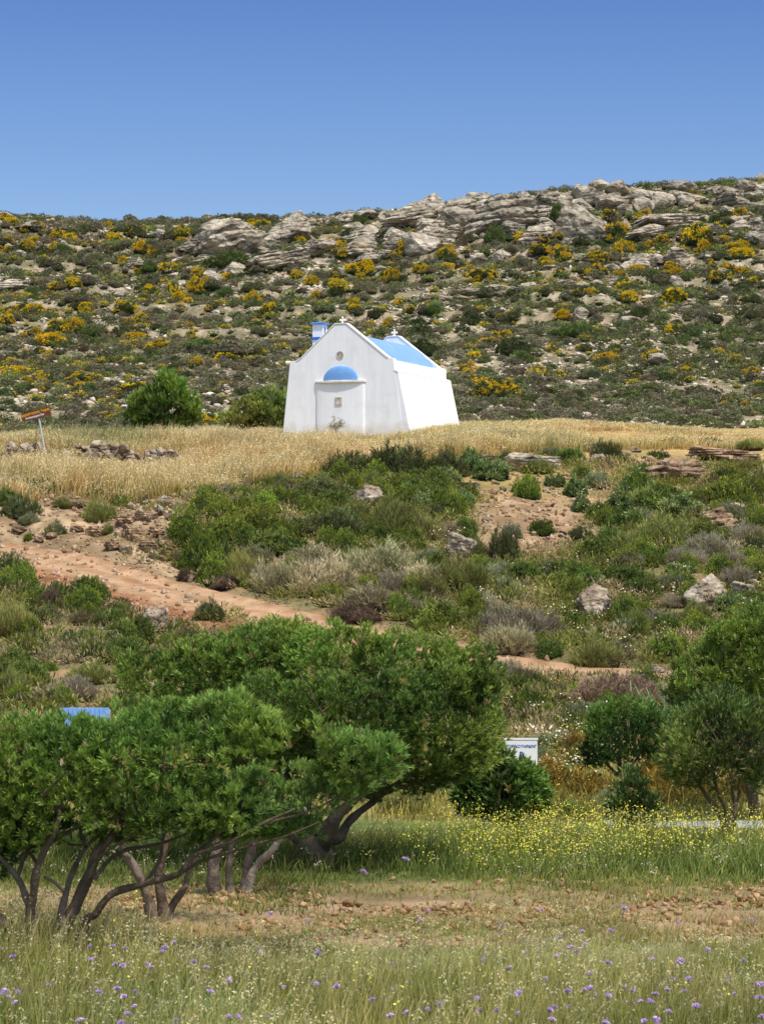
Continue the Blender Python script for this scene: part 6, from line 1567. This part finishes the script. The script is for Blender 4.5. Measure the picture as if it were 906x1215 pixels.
# ------------------------------------------------------------------ scabious in the front meadow
def scabious():
    rng = np.random.default_rng(12)
    M_LIL = attr_mat('lilac_petal', rough=0.7, nscale=20, nmix=0.2, trans=0.25)
    protos = []
    for i in range(3):
        st = MB(); tube(st, [(0, 0, 0), (0.02 * (i - 1), 0.01, 0.5), (0.03 * (i - 1), 0, 0.98)], [0.006, 0.005, 0.004], (0.20, 0.26, 0.08), seg=5, sub=3, cap=False, rough=0.02)
        pl = MB(); n = 60
        a = rng.uniform(0, 6.28, n); r = rng.uniform(0, 1, n) ** 0.6; c = np.stack([np.cos(a) * r * 0.026, np.sin(a) * r * 0.026, 0.012 * (1 - r ** 2)], 1)
        ax = np.stack([np.cos(a) * r, np.sin(a) * r, 0.8 + 0 * a], 1)
        pv, pq, pt = tuft_proto(3, 0.020, 0.013, (5, 60), rng, 0.0)
        place(pl, pv, pq, c, basis(ax, a), np.ones(n), jit((0.60, 0.42, 0.74), n, rng, 0.15), pt)
        cup = MB(); cup.add(*[np.array([[math.cos(t) * 0.014, math.sin(t) * 0.014, 0.0] for t in np.arange(8) * math.pi / 4] + [[0, 0, -0.02]])], None, (0.16, 0.22, 0.07), t=np.array([[j, (j + 1) % 8, 8] for j in range(8)]))
        protos.append((st.mesh('stem', M_GRASS), pl.mesh('flower_head', M_LIL), cup.mesh('calyx', M_GRASS), 0.03 * (i - 1)))
    def put(x, y, h, s, lab, grp=None):
        stm, hd, cp_, dx = protos[rng.integers(0, 3)]
        root = empty('scabious_flower', (x, y, gz(x, y)), float(rng.uniform(0, 6.28))); tag(root, lab, 'flower', grp)
        root.rotation_euler = (float(rng.normal() * 0.12), float(rng.normal() * 0.12), float(rng.uniform(0, 6.28)))
        o = bpy.data.objects.new('stem', stm); COL.objects.link(o); o.parent = root; o.scale = (h, h, h) if h < 0.8 else (h, h, h)
        o = bpy.data.objects.new('flower_head', hd); COL.objects.link(o); o.parent = root; o.location = (dx * h, 0, h * 0.98); o.scale = (s, s, s); o.rotation_euler = (float(rng.uniform(0.1, 0.7)), 0, float(rng.uniform(-0.5, 0.5)))
        c = bpy.data.objects.new('calyx', cp_); COL.objects.link(c); c.parent = o
    q = P(412, 1032, 31); put(q.x, 31, q.z - gz(q.x, 31), 0.95, 'tall lilac scabious on a long stem, left one of the two before the largest olive')
    q = P(473, 1019, 31); put(q.x, 31, q.z - gz(q.x, 31), 0.95, 'tall lilac scabious on a long stem, right one of the two before the largest olive')
    n = 0
    while n < 125:
        px = rng.uniform(-20, 926); row = rng.uniform(1068, 1222)
        if rng.random() > 0.25 + 0.65 * (row - 1068) / 150 * (1.2 if (px > 560 or px < 150) else 0.75): continue
        h = rng.uniform(0.30, 0.5); Y = 3.4 * F / (row - HOR) * (3.4 - h) / 3.4
        x = (px - CX) / F * Y
        if Y < 20.5: continue
        pl = 'among the oats below the olive stems' if px < 300 else ('in the middle of the front meadow' if px < 600 else 'in the front meadow below the mustard')
        put(x, Y, h, rng.uniform(0.4, 0.78), f'lilac scabious flower on a thin stem {pl}', f'lilac scabious flowers {pl}'); n += 1

# ------------------------------------------------------------------ light, sky, camera
def world():
    w = bpy.data.worlds.new('World'); SC.world = w; w.use_nodes = True; nt = w.node_tree
    bg = nt.nodes['Background']
    sky = nt.nodes.new('ShaderNodeTexSky'); sky.sky_type = 'NISHITA'; sky.sun_disc = False
    sky.sun_elevation = math.radians(SUN_EL); sky.sun_rotation = math.radians(SUN_AZ); sky.altitude = 100; sky.air_density = 1.0; sky.dust_density = 0.6; sky.ozone_density = 2.0
    tc = nt.nodes.new('ShaderNodeTexCoord'); sp = nt.nodes.new('ShaderNodeSeparateXYZ'); cr = nt.nodes.new('ShaderNodeValToRGB')
    nt.links.new(tc.outputs['Generated'], sp.inputs[0]); nt.links.new(sp.outputs['Z'], cr.inputs[0])
    e = cr.color_ramp.elements; e[0].position = 0.10; e[0].color = SKY_LO; e[1].position = 0.21; e[1].color = SKY_HI
    q = e.new(0.40); q.color = (2.25, 1.86, 1.36, 1)
    mx = nt.nodes.new('ShaderNodeMix'); mx.data_type = 'RGBA'; mx.blend_type = 'MULTIPLY'; mx.inputs['Factor'].default_value = 1
    nt.links.new(sky.outputs[0], mx.inputs['A']); nt.links.new(cr.outputs[0], mx.inputs['B'])
    nt.links.new(mx.outputs['Result'], bg.inputs['Color']); bg.inputs['Strength'].default_value = SKY_STR
    li = bpy.data.lights.new('sun', 'SUN'); li.energy = SUN_STR; li.angle = math.radians(2.0); li.color = (1.0, 0.95, 0.87)
    o = bpy.data.objects.new('sun', li); COL.objects.link(o)
    az, el = math.radians(SUN_AZ), math.radians(SUN_EL)
    d = Vector((math.sin(az) * math.cos(el), math.cos(az) * math.cos(el), math.sin(el)))
    o.rotation_euler = d.to_track_quat('Z', 'Y').to_euler(); o.location = d * 50
SUN_EL, SUN_AZ = 61, 143
SUN_STR, SKY_STR = 4.2, 0.15
SKY_LO = (0.66, 0.74, 0.88, 1); SKY_HI = (0.33, 0.45, 0.74, 1)

def camera():
    c = bpy.data.cameras.new('camera'); o = bpy.data.objects.new('camera', c); COL.objects.link(o)
    c.sensor_fit = 'VERTICAL'; c.sensor_height = 36.0; c.sensor_width = 24.0; c.lens = 36.0 * F / 1215.0
    c.clip_end = 3000; c.clip_start = 0.5
    o.location = (0, 0, 0); o.rotation_euler = (math.pi / 2 + PITCH, 0, 0)
    c.dof.use_dof = True; c.dof.focus_distance = 80; c.dof.aperture_fstop = 11.0
    SC.camera = o

import time
def timed(f):
    t = time.time(); f(); print('BUILD', f.__name__, round(time.time() - t, 1))
for f in (build_ground, build_track, build_road, world, camera, chapel, signs, stone_wall, slope_rocks, slope_shrubs, label_shrubs, hill_rocks, hill_bushes, trees, meadow, terrace_grass, undergrowth, scabious):
    timed(f)
SC.view_settings.view_transform = 'Standard'; SC.view_settings.look = 'None'; SC.view_settings.exposure = 0
SC.cycles.max_bounces = 6; SC.cycles.diffuse_bounces = 3; SC.cycles.transmission_bounces = 3; SC.cycles.use_denoising = True
